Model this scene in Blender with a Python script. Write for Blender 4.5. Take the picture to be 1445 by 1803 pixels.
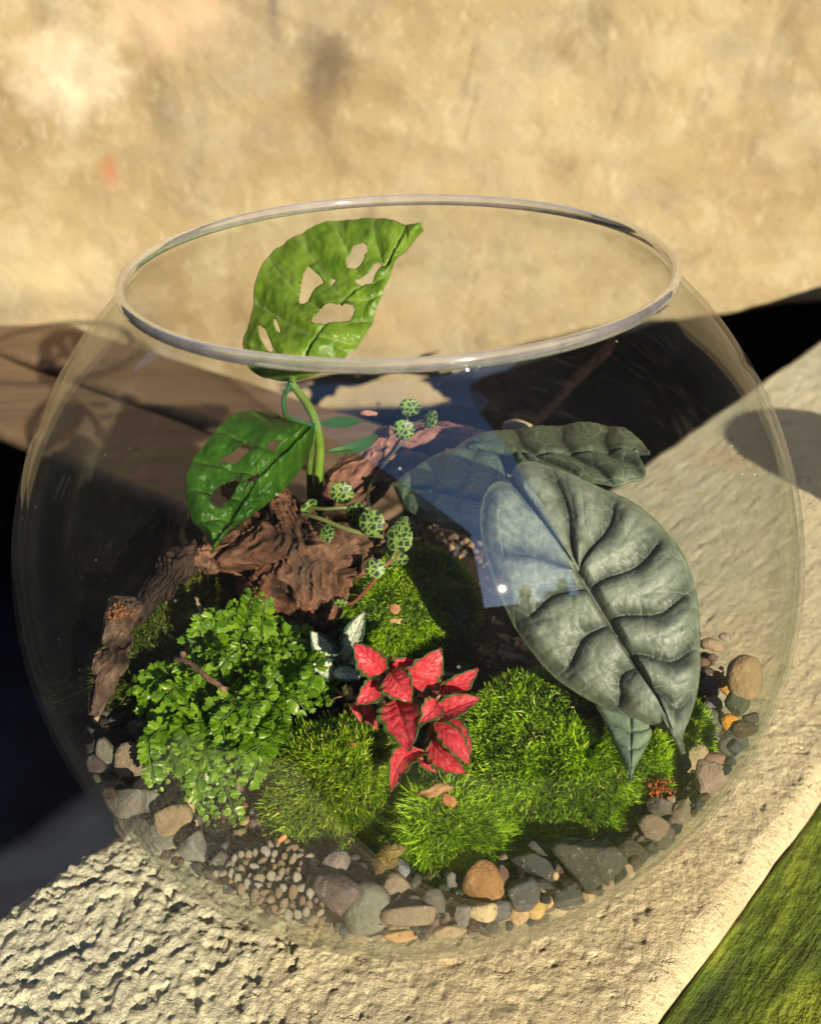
import bpy, math, random
import numpy as np
random.seed(7); rng = np.random.default_rng(7)
for o in list(bpy.data.objects): bpy.data.objects.remove(o)
scene = bpy.context.scene; COL = scene.collection
# ---------------------------------------------------------------- units
# Everything is laid out in bowl radii (1 R = 0.125 m) round the bowl's centre, then scaled to metres.
S = 0.125
ZC = 0.93                      # height of the bowl's centre over the ledge, in R
# ---------------------------------------------------------------- camera
CAM = np.array([0.0, -2.529457, 1.546324])
CR = np.array([0.99930325, -0.02103484, -0.03083113])
CU = np.array([0.03716883, 0.48580321, 0.87327757])
CF = np.array([0.00339139, 0.87381507, -0.48624656])
FPX = 1949.67
def ray(x, y):
    d = (x-722.5)*CR - (y-901.5)*CU + FPX*CF
    return d/np.linalg.norm(d)
def atd(x, y, d): return CAM + ray(x, y)*d
def atz(x, y, z):
    r = ray(x, y); return CAM + r*(z-CAM[2])/r[2]
def chord(x, y, rad=0.95):
    d = ray(x, y); b = CAM@d; D = b*b-(CAM@CAM-rad*rad)
    if D < 0: return None
    return -b-math.sqrt(D), -b+math.sqrt(D)
from mathutils import Matrix
camd = bpy.data.cameras.new('camera'); cam = bpy.data.objects.new('camera', camd); COL.objects.link(cam)
Mx = Matrix([[CR[0], CU[0], -CF[0], CAM[0]*S], [CR[1], CU[1], -CF[1], CAM[1]*S],
             [CR[2], CU[2], -CF[2], (CAM[2]+ZC)*S], [0, 0, 0, 1]])
cam.matrix_world = Mx
camd.sensor_fit = 'HORIZONTAL'; camd.sensor_width = 36.0; camd.lens = FPX/1445*36
camd.clip_start = 0.01; camd.clip_end = 200
camd.dof.use_dof = True; camd.dof.focus_distance = 2.72*S; camd.dof.aperture_fstop = 20
scene.camera = cam
# ---------------------------------------------------------------- sky, sun, exposure
SUN_AZ, SUN_EL = 25.5, 19.9     # azimuth from -Y towards +X
world = bpy.data.worlds.new('World'); scene.world = world; world.use_nodes = True
wn = world.node_tree; wn.nodes.clear()
sky = wn.nodes.new('ShaderNodeTexSky'); sky.sky_type = 'NISHITA'; sky.sun_disc = False
sky.sun_elevation = math.radians(SUN_EL); sky.sun_rotation = math.radians(180-SUN_AZ)
sky.air_density = 1.0; sky.dust_density = 0.15; sky.ozone_density = 4.0
bg = wn.nodes.new('ShaderNodeBackground'); bg.inputs[1].default_value = 0.15
wo = wn.nodes.new('ShaderNodeOutputWorld')
wn.links.new(sky.outputs[0], bg.inputs[0]); wn.links.new(bg.outputs[0], wo.inputs[0])
sd = bpy.data.lights.new('sun', 'SUN'); sd.energy = 5.0; sd.angle = math.radians(0.5); sd.color = (1, 0.87, 0.66)
sun = bpy.data.objects.new('sun', sd); COL.objects.link(sun)
sa, se = math.radians(SUN_AZ), math.radians(SUN_EL)
from mathutils import Vector
SUNV = Vector((math.sin(sa)*math.cos(se), -math.cos(sa)*math.cos(se), math.sin(se)))
sun.rotation_euler = SUNV.to_track_quat('Z', 'Y').to_euler(); sun.location = (0.3, -0.6, 1.2)
scene.view_settings.view_transform = 'Standard'; scene.view_settings.look = 'None'
scene.view_settings.exposure = 0.78; scene.view_settings.gamma = 1
scene.render.engine = 'CYCLES'
scene.cycles.max_bounces = 12; scene.cycles.transparent_max_bounces = 32
scene.cycles.transmission_bounces = 12; scene.cycles.caustics_refractive = False; scene.cycles.caustics_reflective = False

# ---------------------------------------------------------------- noise in numpy
_perm = rng.permutation(4096)
def _h(ix, iy, iz):
    return _perm[(_perm[(_perm[ix & 4095]+iy) & 4095]+iz) & 4095]
_g = rng.normal(size=(4096, 3)); _g /= np.linalg.norm(_g, axis=1)[:, None]
def noise(P):
    P = np.asarray(P, float); I = np.floor(P).astype(int); f = P-I; u = f*f*f*(f*(f*6-15)+10)
    out = 0
    for dx in (0, 1):
        for dy in (0, 1):
            for dz in (0, 1):
                g = _g[_h(I[..., 0]+dx, I[..., 1]+dy, I[..., 2]+dz)]
                v = g[..., 0]*(f[..., 0]-dx)+g[..., 1]*(f[..., 1]-dy)+g[..., 2]*(f[..., 2]-dz)
                w = (u[..., 0] if dx else 1-u[..., 0])*(u[..., 1] if dy else 1-u[..., 1])*(u[..., 2] if dz else 1-u[..., 2])
                out = out+v*w
    return out*1.6
def fbm(P, oct=4, lac=2.1, gain=0.5):
    s = 0; a = 1; P = np.asarray(P, float)
    for i in range(oct): s = s+a*noise(P+17.3*i); P = P*lac; a *= gain
    return s
def sstep(a, b, x):
    t = np.clip((x-a)/(b-a), 0, 1); return t*t*(3-2*t)

# ---------------------------------------------------------------- object helpers
WP = {}
def tag(o, label, cat, group=None):
    o['label'] = label; o['category'] = cat
    if group: o['group'] = group
    return o
def empty(name, P, label, cat, group=None):
    o = bpy.data.objects.new(name, None); COL.objects.link(o)
    o.empty_display_size = 0.01
    w = (np.asarray(P, float)+[0, 0, ZC])*S; o.location = w; WP[o.name] = w
    return tag(o, label, cat, group)
def mesh_data(name, V, F, mats, col=None, smooth=True, midx=None):
    me = bpy.data.meshes.new(name)
    V = np.asarray(V, float)
    if isinstance(F, np.ndarray):
        n, k = F.shape
        me.vertices.add(len(V)); me.vertices.foreach_set('co', V.astype(np.float32).ravel())
        me.loops.add(n*k); me.loops.foreach_set('vertex_index', F.astype(np.int32).ravel())
        me.polygons.add(n); me.polygons.foreach_set('loop_start', np.arange(0, n*k, k, dtype=np.int32))
        me.polygons.foreach_set('loop_total', np.full(n, k, dtype=np.int32))
        me.update(calc_edges=True)
    else:
        me.from_pydata([tuple(v) for v in V], [], [tuple(f) for f in F]); me.update()
    me.validate()
    for m in (mats if isinstance(mats, (list, tuple)) else [mats]): me.materials.append(m)
    if midx is not None: me.polygons.foreach_set('material_index', np.asarray(midx, dtype=np.int32))
    if smooth: me.polygons.foreach_set('use_smooth', np.ones(len(me.polygons), bool))
    if col is not None:
        at = me.color_attributes.new('Col', 'FLOAT_COLOR', 'POINT')
        c = np.ones((len(V), 4), np.float32); c[:, :3] = col; at.data.foreach_set('color', c.ravel())
    return me
def mesh(name, V, F, mats, parent=None, col=None, smooth=True, midx=None, kind=None, origin=None, local=False):
    V = (np.asarray(V, float)+[0, 0, ZC])*S
    if origin is None:
        lo, hi = V.min(0), V.max(0); origin = (lo+hi)/2
        if parent is None: origin[2] = lo[2]
    else: origin = (np.asarray(origin, float)+[0, 0, ZC])*S
    me = mesh_data(name, V-origin, F, mats, col, smooth, midx)
    o = bpy.data.objects.new(name, me); COL.objects.link(o)
    if parent is not None: o.parent = parent; o.location = origin-WP[parent.name]
    else: o.location = origin
    WP[o.name] = origin
    if kind: o['kind'] = kind
    return o
def solid(o, t):
    m = o.modifiers.new('thickness', 'SOLIDIFY'); m.thickness = t*S; m.offset = -1; return o
def grid_faces(n, m, wrap=False, off=0):
    i, j = np.meshgrid(np.arange(n-1), np.arange(m if wrap else m-1), indexing='ij')
    a = i*m+j; b = i*m+(j+1) % m; c = (i+1)*m+(j+1) % m; d = (i+1)*m+j
    return np.stack([a, b, c, d], -1).reshape(-1, 4)+off
def tube(pts, rad, k=8, cap=True):
    pts = smooth_line(np.asarray(pts, float), max(8, len(pts)*5)) if len(pts) > 2 else np.asarray(pts, float)
    n = len(pts); rad = np.interp(np.linspace(0, 1, n), np.linspace(0, 1, len(np.atleast_1d(rad))), np.atleast_1d(rad))
    T = np.gradient(pts, axis=0); T /= np.linalg.norm(T, axis=1)[:, None]+1e-9
    up = np.array([0.1, 0.3, 1.0]); A = np.cross(T, up); A /= np.linalg.norm(A, axis=1)[:, None]+1e-9; B = np.cross(T, A)
    th = np.linspace(0, 2*np.pi, k, endpoint=False)
    V = pts[:, None]+rad[:, None, None]*(np.cos(th)[None, :, None]*A[:, None]+np.sin(th)[None, :, None]*B[:, None])
    V = V.reshape(-1, 3); F = [tuple(f) for f in grid_faces(n, k, True)]
    if cap: F += [tuple(range(k))[::-1], tuple(range((n-1)*k, n*k))]
    return V, F
def smooth_line(P, n):
    """Catmull-Rom through P resampled evenly to n points"""
    P = np.asarray(P, float); Q = np.vstack([2*P[0]-P[1], P, 2*P[-1]-P[-2]]); out = []
    for i in range(len(P)-1):
        p0, p1, p2, p3 = Q[i:i+4]
        for t in np.linspace(0, 1, 16, endpoint=False):
            out.append(.5*((2*p1)+(-p0+p2)*t+(2*p0-5*p1+4*p2-p3)*t*t+(-p0+3*p1-3*p2+p3)*t**3))
    out.append(P[-1]); out = np.array(out)
    L = np.r_[0, np.cumsum(np.linalg.norm(np.diff(out, axis=0), axis=1))]
    s = np.linspace(0, L[-1], n)
    return np.stack([np.interp(s, L, out[:, k]) for k in range(out.shape[1])], 1)

# ---------------------------------------------------------------- material helpers
class NT:
    def __init__(s, name):
        s.m = bpy.data.materials.new(name); s.m.use_nodes = True; s.t = s.m.node_tree; s.t.nodes.clear()
        s.out = s.n('OutputMaterial')
    def n(s, typ, **kw):
        nd = s.t.nodes.new('ShaderNode'+typ)
        for k, v in kw.items():
            if k.startswith('i_'):
                key = k[2:]; key = int(key) if key.isdigit() else key.replace('_', ' ')
                s.put(nd.inputs[key], v)
            else: setattr(nd, k, v)
        return nd
    def put(s, sock, v):
        if hasattr(v, 'links') or hasattr(v, 'is_output'): s.t.links.new(v, sock)
        elif isinstance(v, (tuple, list)) and len(v) == 3 and sock.type == 'RGBA': sock.default_value = (*v, 1)
        else: sock.default_value = v
    def coord(s, scale=(1, 1, 1), rot=(0, 0, 0), which='Object'):
        c = s.n('TexCoord'); mp = s.n('Mapping'); s.put(mp.inputs[0], c.outputs[which])
        k = 1/S if which == 'Object' else 1
        mp.inputs['Scale'].default_value = [a*k for a in scale]; mp.inputs['Rotation'].default_value = rot
        return mp.outputs[0]
    def noise(s, scale, co, detail=5, rough=.55, dist=0, out=0):
        return s.n('TexNoise', i_Vector=co, i_Scale=scale, i_Detail=detail, i_Roughness=rough, i_Distortion=dist).outputs[out]
    def ramp(s, fac, stops, interp='LINEAR'):
        r = s.n('ValToRGB'); s.put(r.inputs[0], fac); r.color_ramp.interpolation = interp; e = r.color_ramp.elements
        while len(e) < len(stops): e.new(0.5)
        for a, (p, c) in zip(e, stops):
            a.position = p; a.color = (*c, 1) if not isinstance(c, (int, float)) else (c, c, c, 1)
        return r.outputs[0]
    def mix(s, f, a, b, mode='MIX'):
        x = s.n('Mix', data_type='RGBA', blend_type=mode); s.put(x.inputs[0], f); s.put(x.inputs[6], a); s.put(x.inputs[7], b); return x.outputs[2]
    def math(s, op, a, b=0.0, clamp=False):
        x = s.n('Math', operation=op, use_clamp=clamp); s.put(x.inputs[0], a); s.put(x.inputs[1], b); return x.outputs[0]
    def bump(s, h, strength=.5, dist=.01, normal=None):
        b = s.n('Bump'); s.put(b.inputs['Height'], h); b.inputs['Strength'].default_value = strength; b.inputs['Distance'].default_value = dist*S
        if normal is not None: s.put(b.inputs['Normal'], normal)
        return b.outputs[0]
    def pbr(s, color, rough=.6, normal=None, spec=.5, trans=0, tcol=None, coat=0):
        p = s.n('BsdfPrincipled'); s.put(p.inputs['Base Color'], color); s.put(p.inputs['Roughness'], rough)
        s.put(p.inputs['Specular IOR Level'], spec)
        if coat: p.inputs['Coat Weight'].default_value = coat; p.inputs['Coat Roughness'].default_value = .12
        if normal is not None: s.put(p.inputs['Normal'], normal)
        sh = p.outputs[0]
        if trans:
            tr = s.n('BsdfTranslucent'); s.put(tr.inputs[0], tcol if tcol is not None else color)
            mx = s.n('MixShader'); mx.inputs[0].default_value = trans; s.put(mx.inputs[1], sh); s.put(mx.inputs[2], tr.outputs[0]); sh = mx.outputs[0]
        s.put(s.out.inputs[0], sh); return s.m
    def col(s): return s.n('Attribute', attribute_name='Col').outputs['Color']

def m_slab():
    t = NT('weathered_stone'); c = t.coord()
    big = t.noise(.9, c, 4, .6); mid = t.noise(6, c, 6, .65); fine = t.noise(42, c, 5, .7)
    a = t.ramp(big, [(.32, (.62, .58, .38)), (.5, (.74, .69, .46)), (.68, (.80, .70, .44))])
    sx = t.n('SeparateXYZ', i_0=t.coord(rot=(0, 0, -.84))).outputs[1]; sx = t.math('ADD', t.math('MULTIPLY', sx, -.55), t.math('ADD', .5, t.math('MULTIPLY', t.math('ADD', big, -.5), .8)))
    a = t.mix(t.ramp(sx, [(.25, .6), (.6, 0.)]), a, (.60, .60, .45)); a = t.mix(t.ramp(sx, [(.5, 0.), (.95, .5)]), a, (.78, .60, .33))
    a = t.mix(t.ramp(mid, [(.42, 0.), (.7, .4)]), a, (.42, .39, .27))
    warm = t.ramp(t.noise(1.4, t.coord((1, 1, 1), (0, 0, 1)), 3, .5), [(.56, 0.), (.7, .45)])
    a = t.mix(warm, a, (.60, .38, .20))
    a = t.mix(t.ramp(fine, [(.55, 0.), (.72, .5)]), a, (.26, .23, .17))
    gr = t.noise(95, c, 4, .8); a = t.mix(t.ramp(gr, [(.58, 0.), (.70, .45)]), a, (.24, .20, .13)); a = t.mix(t.ramp(gr, [(.30, .6), (.42, 0.)]), a, (.78, .72, .52))
    pt = t.ramp(t.noise(17, c, 4, .7), [(.30, 0.), (.40, 1.)])
    h = t.math('ADD', t.math('ADD', t.math('MULTIPLY', mid, .5), t.math('MULTIPLY', fine, .5)), t.math('ADD', t.math('MULTIPLY', gr, .25), t.math('MULTIPLY', pt, .35)))
    return t.pbr(a, .9, t.bump(h, 1., .035), .25)
def m_wall():
    t = NT('old_plaster'); c = t.coord()
    big = t.noise(.55, c, 5, .6); mid = t.noise(2.2, c, 6, .62, .4); fine = t.noise(9, t.coord((1, 1, 1)), 7, .8)
    a = t.ramp(big, [(.3, (.26, .19, .10)), (.5, (.33, .26, .145)), (.7, (.38, .315, .19))])
    a = t.mix(t.ramp(mid, [(.48, 0.), (.66, .7)]), a, (.40, .345, .22))
    st = t.noise(1.3, t.coord((1, 1, .55), (0, 0, .7)), 7, .7, .8)
    a = t.mix(t.ramp(st, [(.33, .75), (.46, 0.)]), a, (.19, .15, .09))
    a = t.mix(t.ramp(fine, [(.34, .45), (.46, 0.)]), a, (.20, .155, .09))
    a = t.mix(t.ramp(t.noise(5.5, t.coord((1.6, 1, .8), (0, .5, 0)), 7, .75), [(.54, 0.), (.66, .55)]), a, (.46, .41, .29))
    gs = t.noise(.8, t.coord((1, 1, 1.4), (0, .4, 0)), 7, .72); a = t.mix(t.ramp(gs, [(.52, 0.), (.66, .6)]), a, (.26, .24, .19))
    # peeled patches of lighter render and a rusty spot, fixed to the wall
    for (x, z, rx, rz, colr, amt) in WALLSPOTS:
        sep = t.n('SeparateXYZ', i_0=t.coord())
        dx = t.math('MULTIPLY', t.math('ADD', sep.outputs[0], -x), 1/rx); dz = t.math('MULTIPLY', t.math('ADD', sep.outputs[2], -z), 1/rz)
        d = t.math('SQRT', t.math('ADD', t.math('MULTIPLY', dx, dx), t.math('MULTIPLY', dz, dz)))
        d = t.math('ADD', d, t.math('MULTIPLY', t.math('ADD', t.noise(3.2, c, 4, .6), -.5), 1.8))
        a = t.mix(t.ramp(d, [(.2, amt), (1.1, 0.)]), a, colr)
    h = t.math('ADD', mid, t.math('MULTIPLY', fine, .35))
    return t.pbr(a, .92, t.bump(h, .8, .05), .2)
def m_plank():
    t = NT('weathered_wood'); c = t.coord((.6, 9, 9))
    g = t.noise(1.2, c, 6, .6, .3); b = t.noise(1.1, t.coord(), 3)
    a = t.ramp(g, [(.3, (.13, .08, .045)), (.7, (.27, .18, .11))])
    a = t.mix(t.ramp(b, [(.4, 0.), (.7, .5)]), a, (.15, .11, .08))
    return t.pbr(a, .8, t.bump(g, .4, .03), .3)
def m_mossplank():
    t = NT('mossy_board'); c = t.coord((1.0, 7, 7))
    g = t.noise(1.3, c, 5, .6, .5); n = t.noise(7, t.coord(), 6, .7); b = t.noise(1.3, t.coord(), 3)
    a = t.ramp(g, [(.34, (.03, .045, .008)), (.48, (.11, .16, .012)), (.64, (.30, .34, .03))])
    a = t.mix(t.ramp(n, [(.50, 0.), (.64, .7)]), a, (.05, .06, .008))
    a = t.mix(t.ramp(b, [(.5, 0.), (.66, .6)]), a, (.05, .17, .02))
    return t.pbr(a, .75, t.bump(t.math('ADD', g, n), .8, .04), .4)
def m_plain(name, c, rough=.9, var=.2, scale=1.0):
    t = NT(name); n = t.noise(scale, t.coord(), 5)
    d = tuple(x*(1-var) for x in c); e = tuple(min(1, x*(1+var)) for x in c)
    return t.pbr(t.ramp(n, [(.3, d), (.7, e)]), rough, t.bump(n, .3, .05), .2)
def m_glass():
    t = NT('thin_glass')
    lw = t.n('LayerWeight'); lw.inputs[0].default_value = .5
    f = t.math('POWER', lw.outputs['Facing'], 5.0)
    F = t.math('ADD', .058, t.math('MULTIPLY', f, .32), True)
    tint = t.ramp(t.math('POWER', lw.outputs['Facing'], 3.0), [(0.0, (.995, 1., .995)), (.8, (.93, .945, .92)), (1., (.78, .80, .75))])
    tr = t.n('BsdfTransparent'); t.put(tr.inputs[0], tint)
    gl = t.n('BsdfGlossy'); gl.inputs['Roughness'].default_value = 0.015
    mx = t.n('MixShader'); t.put(mx.inputs[0], F); t.put(mx.inputs[1], tr.outputs[0]); t.put(mx.inputs[2], gl.outputs[0])
    # dust film, fingermarks and fine scratches on the glass
    c = t.coord()
    specks = t.ramp(t.n('TexVoronoi', feature='F1', i_Vector=c, i_Scale=26).outputs['Distance'], [(.035, .8), (.06, 0.)])
    rare = t.ramp(t.noise(5, c, 2), [(.60, 0.), (.66, 1.)])
    specks = t.math('MULTIPLY', specks, rare)
    scr = t.noise(3, t.coord((1.2, 26, 5), (.3, .7, .5)), 4, .7); smear = t.ramp(scr, [(.60, 0.), (.76, .014)])
    film = t.ramp(t.noise(1.6, c, 4), [(.4, .0), (.7, .003)])
    dust = t.math('ADD', t.math('ADD', specks, smear), film)
    dust = t.math('ADD', dust, t.math('MULTIPLY', t.math('POWER', lw.outputs['Facing'], 4.), .022), True)
    df = t.n('BsdfDiffuse'); t.put(df.inputs[0], (.72, .70, .64))
    m2 = t.n('MixShader'); t.put(m2.inputs[0], dust); t.put(m2.inputs[1], mx.outputs[0]); t.put(m2.inputs[2], df.outputs[0])
    t.put(t.out.inputs[0], m2.outputs[0]); return t.m
def m_rim():
    t = NT('ground_glass_rim')
    g = t.n('BsdfGlass'); g.inputs['Roughness'].default_value = .03; g.inputs['IOR'].default_value = 1.45; t.put(g.inputs[0], (.93, .95, .92))
    df = t.n('BsdfPrincipled'); t.put(df.inputs['Base Color'], (.74, .70, .78)); df.inputs['Roughness'].default_value = .12; df.inputs['Specular IOR Level'].default_value = 1.
    tr = t.n('BsdfTransparent'); t.put(tr.inputs[0], (.9, .92, .88))
    a = t.n('MixShader'); a.inputs[0].default_value = .15; t.put(a.inputs[1], g.outputs[0]); t.put(a.inputs[2], tr.outputs[0])
    n = t.noise(1, t.coord((25, 25, 3)), 3); f = t.ramp(n, [(.35, .12), (.65, .2)])
    b = t.n('MixShader'); t.put(b.inputs[0], f); t.put(b.inputs[1], a.outputs[0]); t.put(b.inputs[2], df.outputs[0])
    t.put(t.out.inputs[0], b.outputs[0]); return t.m
def m_leaf(name, rough=.42, trans=.25, tc=None, bumps=.3, scale=30, spec=.5, coat=0, var=.18):
    t = NT(name); c = t.coord(); n = t.noise(scale, c, 5, .6); n2 = t.noise(5, c, 3)
    a = t.mix(t.math('MULTIPLY', n2, var*2), t.col(), (0, 0, 0), 'MIX')
    a = t.mix(1.0, a, t.ramp(n, [(.3, 1-var), (.7, 1+var)]), 'MULTIPLY')
    tcol = t.mix(1.0, a, tc, 'MULTIPLY') if tc else None
    return t.pbr(a, rough, t.bump(n, bumps, .006), spec, trans, tcol, coat)
def m_stone():
    t = NT('pebble_stone'); c = t.coord(); oi = t.n('ObjectInfo')
    n = t.noise(9, c, 5, .6); f = t.noise(55, c, 4, .75)
    a = t.mix(t.ramp(n, [(.35, .55), (.65, 0.)]), oi.outputs['Color'], t.mix(1., oi.outputs['Color'], (.50, .46, .42), 'MULTIPLY'))
    a = t.mix(t.ramp(f, [(.58, 0.), (.68, .35)]), a, (.55, .50, .42))
    a = t.mix(t.ramp(f, [(.34, .5), (.42, 0.)]), a, (.03, .027, .022))
    return t.pbr(a, t.ramp(n, [(.3, .7), (.7, .95)]), t.bump(t.math('ADD', n, t.math('MULTIPLY', f, .5)), .8, .02), .3)
def m_attr(name, rough=.8, scale=30, b=.6, trans=0, spec=.3):
    t = NT(name); n = t.noise(scale, t.coord(), 5, .65)
    a = t.mix(1., t.col(), t.ramp(n, [(.3, .55), (.7, 1.35)]), 'MULTIPLY')
    return t.pbr(a, rough, t.bump(n, b, .012), spec, trans)
def m_soil():
    t = NT('potting_soil'); n = t.noise(22, t.coord(), 6, .75); k = t.noise(4, t.coord(), 4)
    a = t.ramp(n, [(.3, (.012, .008, .005)), (.6, (.045, .028, .016)), (.75, (.10, .06, .032))])
    a = t.mix(t.ramp(k, [(.5, 0.), (.7, .5)]), a, (.06, .028, .014))
    return t.pbr(a, .85, t.bump(n, 1., .04), .3)
def m_driftwood():
    t = NT('driftwood_bark'); n = t.noise(38, t.coord(), 5, .7); k = t.noise(5, t.coord(), 4, .6)
    a = t.mix(1., t.col(), t.ramp(n, [(.3, .5), (.7, 1.4)]), 'MULTIPLY')
    a = t.mix(t.ramp(k, [(.5, 0.), (.72, .4)]), a, (.20, .145, .10))
    fl = t.ramp(t.noise(60, t.coord((1, 1, 1)), 3, .6), [(.70, 0.), (.76, .8)])
    a = t.mix(fl, a, (.60, .28, .10))
    return t.pbr(a, .75, t.bump(n, .7, .014), .3)
def m_turtle():
    t = NT('patterned_round_leaf'); c = t.coord()
    wob = t.mix(.025, c, t.noise(14, c, 3, out=1))
    v = t.n('TexVoronoi', feature='DISTANCE_TO_EDGE', i_Vector=wob, i_Scale=62).outputs['Distance']
    n = t.noise(60, c, 3)
    v = t.math('ADD', v, t.math('MULTIPLY', t.math('ADD', n, -.5), .12))
    a = t.ramp(v, [(.04, (.26, .40, .09)), (.09, (.13, .24, .05)), (.16, (.028, .05, .024))])
    return t.pbr(a, .45, t.bump(v, -.35, .008), .5, .2)
def soft_white(): pass

# ---------------------------------------------------------------- ledge, wall, pit
UL = np.array([.665, .747]); UL /= np.linalg.norm(UL); NL = np.array([UL[1], -UL[0]])
def ln(u, n, z): return np.stack([UL[0]*u+NL[0]*n, UL[1]*u+NL[1]*n, z], -1)
N0, N1 = -.715, .905
def build_ledge():
    uu = np.r_[np.linspace(-3.2, -1.9, 40), np.linspace(-1.88, 1.2, 620), np.linspace(1.22, 9, 150)]
    sk = np.r_[-.5, -.3, -.15, -.06]         # side skirts
    nn = np.linspace(0, 1, 330)
    U, W = np.meshgrid(uu, nn, indexing='ij')
    e0 = N0+.018*fbm(np.stack([uu*2.2, 0*uu, 0*uu+3], -1), 4); e1 = N1+.010*fbm(np.stack([uu*2., 0*uu, 0*uu+9], -1), 4)
    N = e0[:, None]*(1-W)+e1[:, None]*W
    wx = UL[0]*U+NL[0]*N; wy = UL[1]*U+NL[1]*N; X = .86*wx+.5*wy; Y = -.5*wx+.86*wy
    P = np.stack([X, Y, 0*X], -1)
    rough = sstep(.55, -.35, N)*sstep(2.2, .6, U)              # left part of the ledge is broken and rough, right part worn
    w1 = fbm(P*3.2, 2)[..., None]*.08
    h = fbm((P+w1)*np.array([8., 9., 1]), 5)
    h2 = 1-np.abs(fbm((P+w1)*np.array([13., 24., 1])+5, 3))*1.5
    cr = fbm((P+w1)*np.array([6., 7., 1])+31, 3)
    g1 = fbm((P+w1*.5)*np.array([25., 19., 1])+3, 4); g2 = fbm((P+w1*.5)*np.array([46., 34., 1])+13, 2)
    pits = sstep(.30, .62, fbm((P+w1*.3)*np.array([19., 15., 1])+71, 3))
    Z = -.947+(.004+.003*rough)*h+(.0024+.0052*rough)*g1+(.0014+.0045*rough)*g2-(.004+.009*rough)*pits-.010*rough*sstep(.35, .55, cr)
    dist = np.minimum(N-e0[:, None], e1[:, None]-N)
    Z -= .05*np.clip(1-dist/.07, 0, 1)**2.2
    rr = np.hypot(UL[0]*U+NL[0]*N, UL[1]*U+NL[1]*N); Z = np.where(rr < .45, np.minimum(Z, -.936), Z)
    V = ln(U, N, Z)
    # skirts
    L = []; 
    for dz in (1.1, .6, .3, .12):
        n_ = e0+.015*fbm(np.stack([uu*4, 0*uu+dz*5, 0*uu], -1), 3); L.append(ln(uu, n_, Z[:, 0]-dz))
    Rr = []
    for dz in (.12, .3, .6, 1.1):
        n_ = e1+.01*fbm(np.stack([uu*4, 0*uu+dz*5, 0*uu], -1), 3)+.02*dz; Rr.append(ln(uu, n_, Z[:, -1]-dz))
    G = np.concatenate([np.stack(L, 1), V, np.stack(Rr, 1)], 1)
    n, m = G.shape[:2]
    F = grid_faces(n, m)[:, ::-1]
    mesh('stone_ledge', G.reshape(-1, 3), F.copy(), m_slab(), kind='structure', origin=(0, 0, -.945))
build_ledge()
def sheet(fn, us, vs): 
    U, V = np.meshgrid(us, vs, indexing='ij'); P = fn(U, V); return P.reshape(-1, 3), grid_faces(*U.shape)
YW = 6.0
def onwall(x, y):
    r = ray(x, y); return CAM+r*(YW-CAM[1])/r[1]
def wspot(x, y, rx, rz, c, a):
    p = onwall(x, y); return (p[0]-2.0, p[2]-(-5.0), rx, rz, c, a)
WALLSPOTS = [wspot(195, 305, .10, .16, (.42, .15, .07), .6), wspot(300, 30, .75, .30, (.48, .36, .24), .85), wspot(575, 130, .22, .5, (.12, .09, .055), .8),
             wspot(120, 110, .5, .6, (.54, .48, .36), .85), wspot(480, 20, .07, .3, (.15, .12, .09), .8), wspot(1430, 40, .25, .3, (.30, .22, .12), .6),
             wspot(60, 470, .8, .3, (.46, .39, .23), .7), wspot(700, 560, .9, .25, (.34, .24, .12), .5), wspot(1000, 290, .3, .2, (.25, .18, .09), .6)]
def build_wall():
    def fn(U, V):
        P = np.stack([U, 0*U, V], -1)
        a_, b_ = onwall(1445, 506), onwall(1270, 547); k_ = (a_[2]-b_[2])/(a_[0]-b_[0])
        low = np.clip(b_[2]+k_*(U-b_[0]), -2.35, 0)+.05*fbm(P*np.array([1.1, 0, 0]), 3)+.10*np.sin(U*1.3)  # lower edge cut along the ledge's shadow line, so the shape carries the shade
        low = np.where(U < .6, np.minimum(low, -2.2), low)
        f_ = (V+5)/14; V = low+(9-low)*f_
        y = YW+.05*fbm(P*.8, 4)+.02*fbm(P*3.1, 3)
        return np.stack([U, y, V], -1)
    V, F = sheet(fn, np.linspace(-6.5, 9.5, 260), np.linspace(-5, 9, 240))
    bx = np.array([[-6.5, YW+.6, -2.5], [9.5, YW+.6, -.4], [9.5, YW+.6, 9], [-6.5, YW+.6, 9]]); n = len(V)
    m = 240; c = [0, 259*m, 259*m+239, 239]
    Fl = [tuple(f) for f in F.tolist()]
    # close the back, sides and top so the wall has its thickness
    Fl += [(n+1, n, n+3, n+2)]
    Fl += [tuple([n]+[n+3]+list(range(239, -1, -1))), tuple([n+2, n+1]+list(range(259*m, 259*m+240)))]
    Fl += [tuple([n+3, n+2]+[i*m+239 for i in range(259, -1, -1)]), tuple([n+1, n]+[i*m for i in range(260)])]
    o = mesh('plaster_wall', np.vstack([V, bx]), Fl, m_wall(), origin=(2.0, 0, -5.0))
    tag(o, 'sunlit tan plaster wall with dark stains behind the glass bowl', 'wall')
build_wall()
V = box_verts(np.array([1.5, YW+.75, -3.4]), np.array([10., 0, 0]), np.array([0, .12, 0]), np.array([0, 0, 3.])) if False else None
pitm = m_plain('shade_navy_ground', (.022, .028, .042), .9, .5, 1.5)  # dark navy colour stands in for the sky-lit shade of the pit
V, F = sheet(lambda U, V: np.stack([U, V, -4.2+.12*fbm(np.stack([U, V, 0*U], -1)*.7, 4)], -1), np.linspace(-90, 90, 160), np.linspace(-90, 30, 110))
mesh('ground', V, F, pitm, kind='structure')
def box_verts(c, ax, ay, az):
    return np.array([c+sx*ax+sy*ay+sz*az for sx in (-1, 1) for sy in (-1, 1) for sz in (-1, 1)])
BF = [(0, 1, 3, 2), (4, 6, 7, 5), (0, 4, 5, 1), (2, 3, 7, 6), (0, 2, 6, 4), (1, 5, 7, 3)]
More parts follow.
